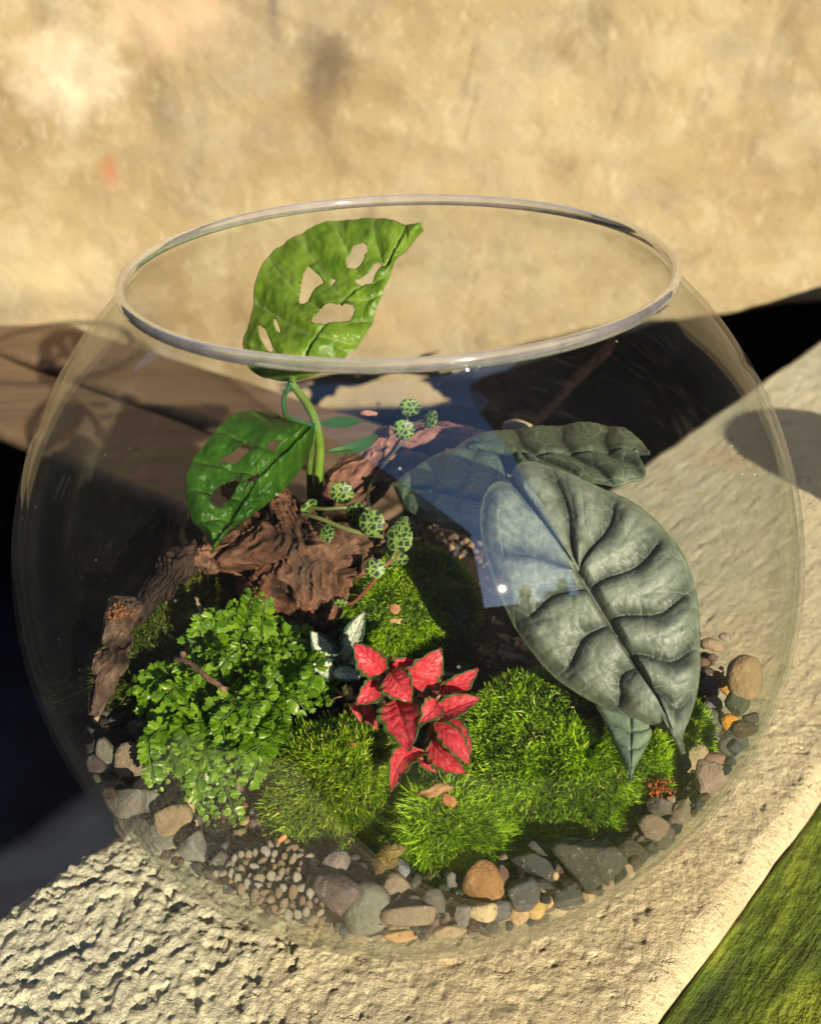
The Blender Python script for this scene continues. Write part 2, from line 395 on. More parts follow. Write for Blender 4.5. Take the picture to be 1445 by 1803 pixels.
def bevel(o, w, seg=2):
    b = o.modifiers.new('bevel', 'BEVEL'); b.width = w*S; b.segments = seg; return o
def plank(p, q, width, z, th, mat, label):
    """board whose far long edge runs p->q (xy) with its top at z, with a slightly wavy worn surface"""
    p = np.array(p, float); q = np.array(q, float); L = np.linalg.norm(q-p); d = (q-p)/L; w = np.array([-d[1], d[0]])
    if w@np.array([0, -1.]) < 0: w = -w
    us = np.linspace(0, L, 90); prof = [(0, -th), (0, -.03), (.03, 0)]+[(x, 0) for x in np.linspace(.06, width-.06, 10)]+[(width-.03, 0), (width, -.03), (width, -th)]
    V = []
    for u in us:
        for (a, b) in prof:
            P = p+d*u+w*(a+.015*noise(np.array([u*1.5, a, z])) if a > 0 else 0)
            V.append((P[0], P[1], z+b+(.006*fbm(np.array([u*1.2, a*9, 3.]), 3) if b == 0 else 0)))
    m = len(prof); F = [tuple(f) for f in grid_faces(len(us), m, True)]+[tuple(range(m)), tuple(range((len(us)-1)*m, len(us)*m))[::-1]]
    o = mesh('wooden_board', V, F, mat); 
    bpy.context.view_layer.update(); tag(o, label, 'board', 'boards below the wall')
    
    return o
fo = mesh('shade_panel', box_verts(np.array([1.5, YW+.80, -1.9]), np.array([10., 0, 0]), np.array([0, .12, 0]), np.array([0, 0, 2.6])), BF, m_plain('shade_black', (.014, .015, .019), .9, .3, 2), smooth=False)  # added near-black panel standing in for the shaded foot of the wall
tag(fo, 'added near black panel standing in for the shade under the plaster wall', 'shade_panel')
wood = m_plank()
zb = -1.35
def xy(px, py, z=zb): return atz(px, py, z)[:2]
A0, A1 = xy(0, 530), xy(500, 690); d_ = (A1-A0)/np.linalg.norm(A1-A0)
C0 = xy(110, 650)
wn_ = np.array([-d_[1], d_[0]]); wn_ = wn_ if wn_[1] < 0 else -wn_
w1 = (C0-A0)@wn_; w2 = max((xy(220, 775)-A0)@wn_, (xy(40, 742)-A0)@wn_)+.12
plank(A0-d_*2.5, A1+d_*1.6, w1-.02, zb, .10, wood, 'wider brown weathered board lying along the foot of the wall')
plank(A0-d_*2.5+wn_*(w1+.05), A1+d_*1.6+wn_*(w1+.05), w2-w1-.05, zb-.03, .10, wood, 'nearer brown board beside the dark gap, left of the bowl')
# mossy boards right of the ledge
mp = m_mossplank()
def build_mossboard():
    root_n = 0
    for k, (n0, n1, z, lab) in enumerate([(.912, 1.62, -1.02, 'green mossy board next to the ledge at the lower right'), (1.65, 2.5, -1.06, 'darker green mossy board in the lower right corner')]):
        us = np.linspace(-3.2, 6, 240); ns = np.r_[n0, n0, np.linspace(n0+.01, n1-.01, 40), n1, n1]
        U, N = np.meshgrid(us, ns, indexing='ij'); P = np.stack([U*.7, N*5, 0*U], -1)
        Z = z+.008*fbm(P, 4)+.006*fbm(P*4, 3); Z[:, 0] = z-.5; Z[:, -1] = z-.5
        V = ln(U, N, Z)
        o = mesh('mossy_board', V.reshape(-1, 3), grid_faces(*U.shape)[:, ::-1].copy(), mp, origin=(UL[0]*1+NL[0]*n0, UL[1]*1+NL[1]*n0, z))
        # local x axis along the board
        ang = math.atan2(UL[1], UL[0]); me = o.data; me.transform(Matrix.Rotation(-ang, 4, 'Z')); o.rotation_euler.z = ang
        tag(o, lab, 'board', 'mossy boards')
build_mossboard()
# houses round the yard behind the photographer, seen only as reflections in the glass
bm = m_plain('house_render', (.17, .14, .11), .9, .25, .3); rf = m_plain('roof_tiles', (.16, .09, .06), .8, .3, .5); wnm = m_plain('window_glass', (.03, .035, .045), .2, .2, 1)
def house(name, p, q, depth, z1, label, wins=5, slope=0.0):
    p = np.array(p, float); q = np.array(q, float); L = np.linalg.norm(q-p); d = (q-p)/L; w = np.array([-d[1], d[0]])
    if w@((p+q)/2) < 0: w = -w
    z0 = -4.3; c = (p+q)/2+w*depth/2
    root = empty(name, (c[0], c[1], z0), label, 'house', 'houses round the yard')
    A = np.r_[d*L/2, 0]; B = np.r_[w*depth/2, 0]
    mesh('wall', box_verts(np.r_[c, (z0+z1)/2], A, B, np.array([0, 0, (z1-z0)/2])), BF, bm, root, smooth=False)
    mesh('roof', box_verts(np.r_[c, z1+.25], A*1.01, B*1.03, np.array([0, 0, .25])), BF, rf, root, smooth=False)
    for k in range(wins):
        u = L*(k+.5)/wins; cc = p+d*u-w*.06; hz = min(3.5, (z1-z0)*.25)
        for zc in np.arange(z0+hz*1.2, z1-hz*.8, hz*2.4):
            mesh('window', box_verts(np.r_[cc, zc], np.r_[d*1.6, 0], np.r_[w*.08, 0], np.array([0, 0, hz*.55])), BF, wnm, root, smooth=False)
D = 16.0; nv = np.array([-.7071, -.7071]); tv = np.array([.7071, -.7071])
house('house', nv*D-tv*70, nv*D+tv*33.5, 8, D*1.66-.5, 'tall rendered house on the left side of the yard', 6)
house('house', (20, -20.2), (20, 40), 10, 62, 'very tall rendered house on the right side of the yard', 3)
house('house', (-24.5, 19.5), (-30, 70), 8, 46, 'added house left behind the plaster wall, hiding sky from the glass', 3)  # added to cut the sky streak reflected in the left glass
house('house', (12, -58), (75, -58), 8, 17.5, 'low far house closing the yard', 6)

far_root = [o for o in COL.objects if o.name.startswith('house') and o.get('label', '').startswith('low far')][0]
for (x_, w_, z_) in ((37.5, 1.8, 25), (49, 3.2, 21.5), (55, 1.5, 26), (19.5, 1.8, 30)):
    mesh('chimney', box_verts(np.array([x_, -62, (17.5+z_)/2]), np.array([w_, 0, 0]), np.array([0, 1.5, 0]), np.array([0, 0, (z_-17.5)/2])), BF, bm, far_root, smooth=False)

# ---------------------------------------------------------------- glass bowl
gm = m_glass(); rim_m = m_rim()
def lathe(prof, k=192):
    prof = np.array(prof, float); th = np.linspace(0, 2*np.pi, k, endpoint=False)
    V = np.stack([prof[:, 0, None]*np.cos(th), prof[:, 0, None]*np.sin(th), np.repeat(prof[:, 1, None], k, 1)], -1).reshape(-1, 3)
    return V, grid_faces(len(prof), k, True)[:, ::-1].copy()
bowl = empty('glass_bowl', (0, 0, -.93), 'large round clear glass bowl planted as a terrarium on the stone ledge', 'glass bowl')
a0 = math.asin(-.925); a1 = math.asin(.742)
pr = [(0.001, -.905), (.16, -.912), (.30, -.928), (.345, -.932)]+[(math.cos(a), math.sin(a)) for a in np.linspace(a0, a1, 90)]
pr += [(.655, .757), (.643, .768), (.636, .778), (.634, .786)]
V, F = lathe(pr); o = mesh('outer_wall', V, F, gm, bowl)
a0i = math.asin(-.90)
ip = [(0.001, -.862), (.25, -.862), (.36, -.855)]+[(.987*math.cos(a), .987*math.sin(a)) for a in np.linspace(math.asin(-.86), a1-.008, 90)]
ip += [(.645, .757), (.628, .768), (.620, .778), (.618, .786)]
V, F = lathe(ip); mesh('inner_wall', V, F[:, ::-1].copy(), gm, bowl)
# rounded rim
rc, zc_ = .632, .797; ra, rb = .0115, .015
th = np.linspace(0, 2*np.pi, 24)
V, F = lathe([(rc+ra*math.cos(t), zc_+rb*math.sin(t)) for t in th]); mesh('rim', V, F, rim_m, bowl)

# ---------------------------------------------------------------- soil and gravel
SOILH = -.40
def soil_h(x, y):
    x = np.asarray(x, float); y = np.asarray(y, float)
    r = np.hypot(x, y)
    z = SOILH+.10*np.exp(-((x+.2)**2+(y-.25)**2)/.16)+.03*sstep(.2, -.9, y)*0
    z = z-.03*sstep(.45, .9, x)*sstep(-.2, .6, y)
    return z+.018*fbm(np.stack([x*7, y*7, 0*x], -1), 3)
def build_soil():
    k = 220; rs = np.r_[np.linspace(.001, .84, 120)]
    th = np.linspace(0, 2*np.pi, k, endpoint=False); Rr, T = np.meshgrid(rs, th, indexing='ij'); X = Rr*np.cos(T); Y = Rr*np.sin(T)
    top = np.stack([X, Y, soil_h(X, Y)], -1)
    rows = [top]
    for z in np.linspace(-.44, -.82, 14):
        r = math.sqrt((.945 if z > -.5 else .905)**2-z*z); rr = r-.012*(1+fbm(np.stack([np.cos(th)*6, np.sin(th)*6, 0*th+z*9], -1), 3))
        rows.append(np.stack([rr*np.cos(th), rr*np.sin(th), 0*th+z], -1)[None])
    G = np.concatenate(rows, 0); n, m = G.shape[:2]
    mesh('soil', G.reshape(-1, 3), grid_faces(n, m, True)[:, ::-1][:, ::-1].copy(), m_soil(), kind='structure')
build_soil()
def ico(sub):
    bpy_me = bpy.data.meshes.new('t'); import bmesh
    b = bmesh.new(); bmesh.ops.create_icosphere(b, subdivisions=sub, radius=1)
    V = np.array([v.co[:] for v in b.verts]); F = np.array([[v.index for v in f.verts] for f in b.faces]); b.free(); bpy.data.meshes.remove(bpy_me)
    return V, F
ICO = {s: ico(s) for s in (1, 2, 3, 4, 5, 6)}
def stone_shape(sub, seed, ang=.7, nz=.06):
    V, F = ICO[sub]; r_ = np.random.default_rng(seed)
    if ang > 0:
        N = r_.normal(size=(11, 3)); N /= np.linalg.norm(N, axis=1)[:, None]; h = r_.uniform(.52, .95, 11)
        d = V@N.T; q = np.where(d > .05, h/np.maximum(d, .05), 9); k = 45.
        rad = -np.log(np.exp(-k*q).sum(1)+math.exp(-k*1.12))/k
        rad = rad/np.percentile(rad, 90)
        a2 = min(1, ang*1.25); rad = (1-a2)+a2*rad
    else: rad = np.ones(len(V))
    rad = rad*(1+nz*fbm(V*1.7+seed*3.1, 3)+nz*.35*fbm(V*6+seed, 3))
    return V*rad[:, None], F
stm = m_stone()
def inpoly(x, y, P):
    P = np.asarray(P, float); x = np.asarray(x, float); y = np.asarray(y, float); r = np.zeros(x.shape, bool); n = len(P); j = n-1
    for i in range(n):
        xi, yi = P[i]; xj, yj = P[j]
        c = ((yi > y) != (yj > y)) & (x < (xj-xi)*(y-yi)/(yj-yi+1e-12)+xi); r ^= c; j = i
    return r
def inbowl(px, py, z, r):
    """a resting place: on the plane z where that lies inside the bowl, otherwise against the glass"""
    P = atz(px, py, z); rad = .970-r*1.0
    c = chord(px, py, rad); d = np.linalg.norm(P-CAM)
    if c is None:
        c = chord(px, py, .999); P = atd(px, py, sum(c)/2) if c else P; return P*rad/np.linalg.norm(P)
    return atd(px, py, min(max(d, c[0]), c[1]))
def stone(px, py, w, h, colr, label, ang=.7, rot=0, dz=0, depth=None, cat='stone'):
    k = np.linalg.norm(atz(px, py, -.38)-CAM)/FPX
    rw, rh = w*k/2, h*k/2; rd = depth if depth else .62*min(rw, rh)+.004
    P = inbowl(px, py, SOILH+.01+.62*rh+dz, rd)
    V, F = stone_shape(4 if max(w, h) > 45 else 3, int(px*7+py), ang, .05 if ang > .3 else .035)
    c, s = math.cos(rot), math.sin(rot)
    ax = c*CR+s*CU; ay = -s*CR+c*CU
    W = P+V[:, 0:1]*rw*1.04*ax+V[:, 1:2]*rh*1.04*ay+V[:, 2:3]*rd*(-CF)
    n_ = 'pebble' if max(w, h) < 34 else 'stone'
    g_ = sum(colr)/3; f_ = .62 if g_ < .2 else .80; o = mesh(n_, W, F, stm); o.color = (*[v*f_ for v in colr], 1); tag(o, label, n_, 'stones around the edge of the terrarium')
    return o
DG = (.085, .09, .08); SL = (.11, .12, .13); TN = (.34, .25, .15); CM = (.62, .50, .34); MV = (.24, .17, .16); OR = (.70, .30, .05); BR = (.17, .11, .075); PK = (.45, .30, .24)
STONES = [
 (1035, 1520, 118, 112, (.125, .125, .10), 'largest dark grey stone with a flat top, below the big moss cushion', .8, 0),
 (942, 1520, 98, 52, DG, 'flat slate stone slanting left of the largest grey stone', .75, -.45),
 (998, 1573, 62, 66, (.11, .115, .10), 'dark grey stone tucked under the left of the largest stone', .6, 0),
 (918, 1572, 58, 62, (.15, .15, .15), 'blue grey speckled stone below the slate stone', .6, .2),
 (851, 1556, 66, 78, (.42, .22, .09), 'rusty orange brown rounded stone at the front', .35, 0),
 (884, 1552, 30, 62, (.22, .12, .10), 'narrow maroon stone right of the rusty orange one', .5, 0),
 (794, 1550, 36, 40, (.24, .22, .20), 'small square grey stone left of the rusty orange one', .8, .3),
 (766, 1588, 44, 48, (.20, .19, .17), 'angular grey stone at the front, below the small square one', .85, .1),
 (714, 1533, 50, 42, (.30, .31, .34), 'pale blue grey chip under the small front moss cushion', .8, -.4),
 (692, 1562, 62, 46, (.30, .24, .16), 'tan brown stone behind the round grey green one', .6, 0),
 (646, 1603, 90, 88, (.25, .25, .19), 'round flat grey green stone pressed on the front glass', .3, .2),
 (592, 1577, 72, 92, (.22, .17, .16), 'purple grey angular stone left of the round grey green one', .7, .5),
 (588, 1530, 66, 56, (.28, .24, .22), 'wedge shaped grey stone under the middle moss cushion', .85, .5),
 (302, 1450, 66, 66, (.36, .26, .15), 'five sided tan stone at the front left', .85, .2),
 (238, 1345, 74, 74, (.33, .25, .17), 'large brown stone left of the fern', .7, .5),
 (190, 1335, 44, 64, (.25, .24, .19), 'grey olive stone against the left glass', .6, .2),
 (255, 1288, 62, 42, (.24, .20, .20), 'mauve grey oval stone peeping out left of the fern', .4, -.6),
 (332, 1418, 40, 44, (.60, .42, .20), 'golden tan stone below the fern', .8, 0),
 (217, 1420, 66, 56, (.24, .22, .19), 'grey stone at the left, below the large brown one', .6, 0),
 (262, 1412, 46, 46, (.22, .21, .19), 'smaller grey stone between the golden tan and the left glass', .7, 0),
 (335, 1495, 66, 52, (.26, .25, .23), 'pale grey angular stone in front of the five sided tan one', .8, .2),
 (270, 1490, 60, 50, (.22, .21, .19), 'dull grey stone low at the left front glass', .7, .2),
 (1311, 1192, 60, 74, (.42, .29, .15), 'big rounded tan stone high at the right glass', .3, 0),
 (1273, 1205, 20, 66, (.62, .33, .07), 'long thin amber stone beside the big tan one', .3, .6),
 (1284, 1272, 34, 30, (.85, .38, .04), 'bright orange pebble at the right', .15, 0),
 (1247, 1277, 44, 54, (.19, .20, .16), 'smooth round grey stone left of the bright orange pebble', .15, 0),
 (1250, 1212, 36, 44, (.22, .20, .20), 'grey stone below the long amber one', .5, .3),
 (1258, 1242, 34, 28, (.27, .23, .24), 'small mauve stone above the smooth round grey one', .5, -.3),
 (1218, 1336, 62, 40, (.46, .38, .22), 'pale honey coloured oblong pebble under the silver leaf tip', .1, .7),
 (1252, 1340, 50, 34, (.40, .22, .18), 'pinkish maroon stone at the right', .4, .1),
 (1262, 1382, 62, 64, (.46, .34, .27), 'pale pink blocky stone at the right glass', .6, .5),
 (1292, 1305, 50, 42, (.15, .15, .14), 'dark grey stone under the bright orange pebble', .7, 0),
 (1254, 1135, 44, 28, (.55, .40, .26), 'pale tan stone behind the right edge of the silver leaf', .5, -.4),
 (1276, 1122, 22, 18, (.5, .42, .34), 'small pale pebble furthest back on the right', .5, 0),
 (1300, 1238, 44, 44, (.14, .15, .10), 'olive dark stone below the big tan one', .6, 0),
 (1183, 1420, 22, 40, (.42, .32, .22), 'narrow grey and orange chip right of the big cushion', .8, .2),
 (1146, 1452, 60, 54, (.27, .20, .14), 'brown blocky stone at the lower right', .85, .4),
 (1166, 1425, 54, 42, (.22, .19, .16), 'grey brown wedge behind the brown blocky stone', .85, -.3),
 (1112, 1502, 54, 42, (.12, .10, .07), 'dark brown stone right of the largest grey stone', .7, 0),
 (1106, 1530, 46, 40, (.50, .36, .25), 'pale peach stone right of the largest grey stone', .4, 0),
 (1150, 1528, 40, 28, (.30, .27, .20), 'small dull tan stone at the lower right glass', .6, 0),
 (1215, 1450, 44, 58, (.30, .24, .17), 'brown flake against the lower right glass', .8, -.5),
 (1225, 1398, 40, 50, (.16, .16, .14), 'dark grey stone behind the pale pink blocky one', .7, 0),
 (850, 1606, 60, 34, (.75, .60, .34), 'pale yellow stone under the rusty orange one', .5, 0),
 (912, 1610, 30, 50, (.72, .48, .26), 'upright peach sliver at the front glass', .7, .15),
 (942, 1600, 34, 42, (.72, .50, .16), 'amber yellow pebble at the front glass', .3, .4),
 (982, 1606, 42, 28, (.62, .50, .30), 'flat cream pebble left of the orange one at the front', .4, 0),
 (1012, 1602, 28, 32, (.80, .38, .12), 'glowing orange pebble low at the front glass', .3, 0),
 (1046, 1592, 34, 34, (.62, .46, .28), 'tan pebble low at the front glass', .4, 0),
 (812, 1610, 30, 50, (.24, .23, .21), 'narrow grey splinter left of the pale yellow stone', .85, -.2),
 (882, 1604, 44, 42, (.18, .19, .20), 'blue grey stone right of the pale yellow one', .6, 0),
 (738, 1560, 32, 44, (.13, .12, .11), 'dark stone between the pale chip and the angular grey one', .7, 0),
 (722, 1612, 96, 44, (.34, .27, .18), 'broad flat tan brown stone low at the front glass', .5, .1),
 (790, 1640, 60, 26, (.55, .42, .26), 'sandy flat pebble lowest at the front glass', .4, 0),
 (700, 1648, 66, 24, (.70, .42, .18), 'orange flat pebble lowest at the front glass', .4, 0),
 (628, 1655, 60, 24, (.42, .33, .22), 'brown flat pebble under the round grey green stone', .5, 0),
 (735, 1592, 40, 34, (.20, .18, .16), 'dark grey chip behind the broad flat tan stone', .8, 0),
 (200, 1272, 26, 20, (.14, .14, .14), 'small dark pebble under the bark at the left', .5, 0),
 (222, 1262, 24, 20, (.16, .15, .15), 'small dark pebble right of its twin under the bark', .5, 0),
 (172, 1268, 20, 14, (.62, .50, .30), 'tiny cream pebble at the foot of the bark', .4, 0),
 (390, 1520, 46, 40, (.20, .19, .17), 'grey stone among the cream gravel at the left', .7, 0),
 (1075, 1560, 36, 30, (.26, .20, .14), 'brown pebble between the largest stone and the glass', .6, 0),
 (1180, 1490, 50, 40, (.17, .16, .13), 'dark stone under the brown blocky one at the lower right', .7, 0),
 (960, 1495, 60, 30, (.13, .13, .13), 'dark slate chip hidden between moss and slate stone', .8, -.3),
 (905, 752, 50, 24, (.62, .52, .36), 'pale flat stone behind the rear silver leaf', .6, 0),
]
for s_ in STONES:
    px, py, w, h, c, lab, ang, rot = s_
    if py < 800:
        o = stone(px, py, w, h, c, lab, ang, rot)
    else: stone(px, py, w, h, c, lab, ang, rot)
# the band of small dark angular stones between the big ones, each its own object
ringp = [[(1150, 1090), (1310, 1120), (1350, 1230), (1310, 1350), (1230, 1460), (1140, 1570), (1040, 1610), (900, 1640), (760, 1650), (600, 1650), (560, 1520), (700, 1480), (780, 1530), (900, 1500), (1090, 1480), (1170, 1400), (1225, 1330), (1240, 1200)],
         [(150, 1270), (260, 1260), (290, 1390), (400, 1470), (380, 1540), (300, 1520), (215, 1450), (160, 1380)]]
placed = [(q[0], q[1], max(q[2], q[3])) for q in STONES]; random.seed(5); made = 0
cn = [('dark grey', (.085, .09, .085)), ('charcoal', (.05, .052, .055)), ('brown', (.15, .10, .065)), ('slate blue', (.12, .135, .155)), ('tan', (.34, .25, .15)), ('mauve', (.20, .15, .145)), ('olive grey', (.15, .15, .10))]
for _ in range(20000):
    if made >= 120: break
    P_ = ringp[0] if random.random() < .8 else ringp[1]; x = random.uniform(140, 1350); y = random.uniform(1080, 1660)
    if not inpoly(x, y, P_) or (x > 1225 and y < 1265): continue
    sz_ = random.uniform(18, 42)
    if any((x-a)**2+(y-b)**2 < (.31*(c_+sz_))**2 for a, b, c_ in placed): continue
    placed.append((x, y, sz_)); made += 1; k_, c_ = random.choice(cn[:4]*2+cn)
    near_ = min(STONES, key=lambda q: (q[0]-x)**2+(q[1]-y)**2); side = ('right of' if x > near_[0]+12 else 'left of' if x < near_[0]-12 else 'above' if y < near_[1] else 'below')
    ref = near_[5]
    for w_ in (' at the', ' below', ' left of', ' right of', ' under', ' against', ' beside', ' behind', ' between', ' tucked', ' slanting', ' pressed', ' high', ' low', ' peeping', ' in front', ' with', ' above', ' seen', ' among', ' hidden', ' lowest', ' furthest'): ref = ref.split(w_)[0]
    j_ = random.uniform(.7, 1.2); shp = random.choice(['angular', 'flat', 'wedge shaped', 'blocky'])
    stone(x, y, sz_*random.uniform(.8, 1.15), sz_*random.uniform(.65, 1.), tuple(v*j_ for v in c_), ('small ' if sz_ < 32 else '')+k_+' '+shp+' stone just '+side+' the '+ref, .85, random.uniform(-1, 1), -.015)
# small cream gravel pebbles, each its own object
proto = []
for i in range(4):
    V, F = stone_shape(2, 900+i, .35, .06)
    proto.append(mesh_data('pebble', V*np.array([1, .85, .7])*S, F, stm))
cg = [(.70, .62, .48), (.62, .50, .34), (.72, .66, .56), (.52, .38, .24), (.58, .30, .12), (.40, .34, .26), (.66, .44, .28)]
spots = []
poly = [(455, 1500), (500, 1478), (540, 1500), (560, 1530), (562, 1580), (575, 1625), (500, 1610), (430, 1570), (375, 1540), (415, 1500)]
tries = 0
while len(spots) < 105 and tries < 9000:
    tries += 1; x, y = random.uniform(370, 600), random.uniform(1470, 1640)
    if inpoly(x, y, poly) and all((x-a)**2+(y-b)**2 > random.uniform(11, 17)**2 for a, b in spots): spots.append((x, y))
for i, (x, y) in enumerate(spots):
    r = random.uniform(5.5, 12)*2.75/FPX; P = inbowl(x, y, SOILH+.035, r)
    o = bpy.data.objects.new('pebble', proto[i % 4]); COL.objects.link(o)
    o.location = (P+[0, 0, ZC])*S; o.scale = (r*random.uniform(.9, 1.35), r, r*random.uniform(.8, 1.1)); o.rotation_euler = [random.uniform(0, 6) for _ in range(3)]
    ci = random.randrange(4) if random.random() < .8 else random.randrange(7); c = cg[ci]; o.color = (*c, 1)
    wd = ['cream', 'sandy tan', 'off white', 'brown', 'rusty orange', 'greyish brown', 'amber'][ci]
    if y > 1590: wh = 'lowest against the front glass'
    elif x < 430: wh = 'at the left end, in front of the fern'
    elif y < 1520: wh = 'next to the round front moss' if x > 500 else 'just in front of the fern tips'
    elif x > 540: wh = 'beside the purple grey angular stone'
    else: wh = 'in the middle of the gravel patch'
    tag(o, 'small '+wd+' gravel pebble '+wh, 'pebble', 'cream gravel pebbles')
# dark filler gravel and soil crumbs: uncountable
def scatter_stuff(name, pts, sizes, cols, mat, sub=1, label=None, ang=.7):
    base = [stone_shape(sub, 300+i, ang, .1) for i in range(6)]; Vs = []; Fs = []; Cs = []; off = 0
    for i, (p, s, c) in enumerate(zip(pts, sizes, cols)):
        V, F = base[i % 6]; a = rng.normal(size=(3, 3)); q, _ = np.linalg.qr(a)
        W = (V*np.array([1, .8, .65]))@q*s+p
        Vs.append(W); Fs.append(F+off); off += len(V); Cs.append(np.repeat(np.array(c)[None], len(V), 0))
    return mesh(name, np.vstack(Vs), np.vstack(Fs), mat, col=np.vstack(Cs), smooth=False, kind='stuff')
am = m_attr('gravel_mix', .8, 40, .5)
pts = []; sz = []; cl = []
STPX = [q[:4] for q in STONES]
for i in range(4200):
    th = rng.uniform(0, 2*np.pi)
    if i < 3400:
        z = rng.uniform(-.80, -.38); r = math.sqrt(.945**2-z*z)-rng.uniform(0.0, .05)
    else:
        r = rng.uniform(.62, .86)
        z = None
    x, y = r*math.cos(th), r*math.sin(th)
    if z is None: z = float(soil_h(x, y))+rng.uniform(-.005, .02)
    q_ = np.array([x, y, z])-CAM; qz = q_@CF; gx = 722.5+FPX*(q_@CR)/qz; gy = 901.5-FPX*(q_@CU)/qz
    if y < .1 and any(((gx-a)/(w_*.5+2))**2+((gy-b)/(h_*.5+2))**2 < 1 for a, b, w_, h_ in STPX): continue
    pts.append((x, y, z)); sz.append(rng.uniform(.012, .030)); base = np.array([(.10, .095, .085), (.12, .10, .08), (.09, .09, .10), (.24, .16, .09), (.16, .11, .09), (.42, .28, .14)][rng.integers(0, 6)]); cl.append(base*rng.uniform(.6, 1.2))
g = scatter_stuff('gravel', np.array(pts), sz, cl, am)
tag(g, 'dark mixed gravel filling the edge of the bowl', 'gravel')
pts = []; sz = []; cl = []
for i in range(2600):
    r = .88*math.sqrt(rng.uniform()); th = rng.uniform(0, 2*np.pi); x, y = r*math.cos(th), r*math.sin(th)
    pts.append((x, y, float(soil_h(x, y))+rng.uniform(0, .012))); sz.append(rng.uniform(.004, .014)); cl.append(np.array([(.03, .02, .013), (.07, .04, .022), (.14, .07, .035), (.02, .014, .01)][rng.integers(0, 4)]))
g = scatter_stuff('soil_crumbs', np.array(pts), sz, cl, am); tag(g, 'dark crumbly soil bits scattered over the planting soil', 'soil')

# ---------------------------------------------------------------- driftwood
dm = m_driftwood()
def lump(name, outline, d, depth, seed, cols, mat, sub=6, ridges=1.0, tilt=(0, 0), parent=None, flow=None, amp=.035, grain=None):
    O = np.array(outline, float); c = O.mean(0)
    ang = np.arctan2(-(O[:, 1]-c[1]), O[:, 0]-c[0]); rr = np.hypot(O[:, 0]-c[0], O[:, 1]-c[1]); i = np.argsort(ang); ang = ang[i]; rr = rr[i]
    V, F = ICO[sub]; a = np.arctan2(V[:, 1], V[:, 0]); rho = np.sqrt(np.clip(1-V[:, 2]**2, 0, 1))
    R_ = np.interp(a, np.r_[ang-2*np.pi, ang, ang+2*np.pi], np.r_[rr, rr, rr])
    rho2 = rho**.9
    x = c[0]+np.cos(a)*R_*rho2; y = c[1]-np.sin(a)*R_*rho2
    dd = d-V[:, 2]*depth+tilt[0]*(x-c[0])/FPX*d+tilt[1]*(y-c[1])/FPX*d
    dirs = (x[:, None]-722.5)*CR-(y[:, None]-901.5)*CU+FPX*CF; dirs /= np.linalg.norm(dirs, axis=1)[:, None]
    P = CAM+dirs*dd[:, None]
    # wood flow: warped stripes
    q = np.stack([(x-c[0])/100, (y-c[1])/100, V[:, 2]*depth*6], -1)
    w = fbm(q*.9+seed, 3); ww = fbm(q*2.1+seed+7, 3)
    if flow is None: s = q[:, 0]*1.0+q[:, 1]*.45
    else: s = flow(q)
    s = s+w*1.1+.25*ww
    r1 = np.abs(((s*3.1*ridges) % 1)-.5)*2; r2 = np.abs(((s*8.3*ridges+.3) % 1)-.5)*2
    h = (.8*sstep(0, .55, r1)+.35*sstep(0, .6, r2)+.9*w+.22*fbm(q*5+seed, 3)+.07*fbm(q*14+seed, 3))
    if grain is not None:
        gs, gl = grain(q); gs = gs+.6*w
        G_ = np.stack([gs*3.0, gl*.7, 0*gs+seed], -1); r_a = 1-2*np.abs(fbm(G_, 3)); r_b = 1-2*np.abs(fbm(G_*np.array([2.6, 1.6, 1])+9, 3)); r_c = fbm(np.stack([gs*16, gl*2.2, 0*gs+seed], -1), 3)
        h = .8*r_a+.28*r_b+.22*r_c+1.0*w+.35
    pit = sstep(.25, .6, fbm(q*1.6+seed+40, 3))
    h = h-1.3*pit
    n = P-(CAM+ray(*c)*d); n /= np.linalg.norm(n, axis=1)[:, None]+1e-9; n = n*.5-CF*.5
    P = P+n*(amp*(h-.9))[:, None]
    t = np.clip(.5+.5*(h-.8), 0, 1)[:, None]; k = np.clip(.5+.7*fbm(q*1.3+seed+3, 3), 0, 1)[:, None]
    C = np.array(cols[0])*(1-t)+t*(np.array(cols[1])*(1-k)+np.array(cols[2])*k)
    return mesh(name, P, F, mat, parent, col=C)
WC = [(.03, .014, .009), (.22, .09, .045), (.28, .14, .08)]
main = [(333, 985), (345, 962), (372, 955), (400, 925), (440, 890), (480, 862), (505, 862), (530, 885), (565, 905), (600, 908), (650, 905), (682, 920), (688, 945), (668, 962),
        (672, 985), (650, 1005), (615, 1020), (607, 1050), (590, 1080), (560, 1100), (525, 1105), (495, 1080), (455, 1068), (430, 1045), (425, 1010), (385, 1005), (350, 1005)]
def swirl(q):
    a = np.arctan2(q[:, 1]+.55, q[:, 0]+.25); r = np.hypot(q[:, 0]+.25, q[:, 1]+.55)
    return a*1.0+r*.25
dw = empty('driftwood', atz(515, 1060, -.38), 'gnarled reddish brown driftwood lump under the lower holed leaf', 'driftwood')
lump('wood', main, 3.22, .26, 3, WC, dm, 6, .8, (-.1, -.5), dw, swirl, .036, lambda q: (np.arctan2(q[:, 0]+.15, q[:, 1]+1.6)*2.6, np.hypot(q[:, 0]+.15, q[:, 1]+1.6)))
knob = [(333, 985), (345, 965), (372, 958), (398, 966), (404, 990), (385, 1008), (350, 1005)]
lump('knot', knob, 3.12, .05, 13, WC, dm, 5, 1.2, (0, 0), dw, None, .012)
root2 = [(430, 1000), (470, 1000), (500, 1040), (490, 1090), (455, 1085), (430, 1060), (415, 1030)]
lump('root', root2, 3.16, .08, 19, WC, dm, 5, 1.4, (0, -.3), dw, lambda q: q[:, 0]*1.4+q[:, 1]*.2, .018, lambda q: (q[:, 0]*2, q[:, 1]))
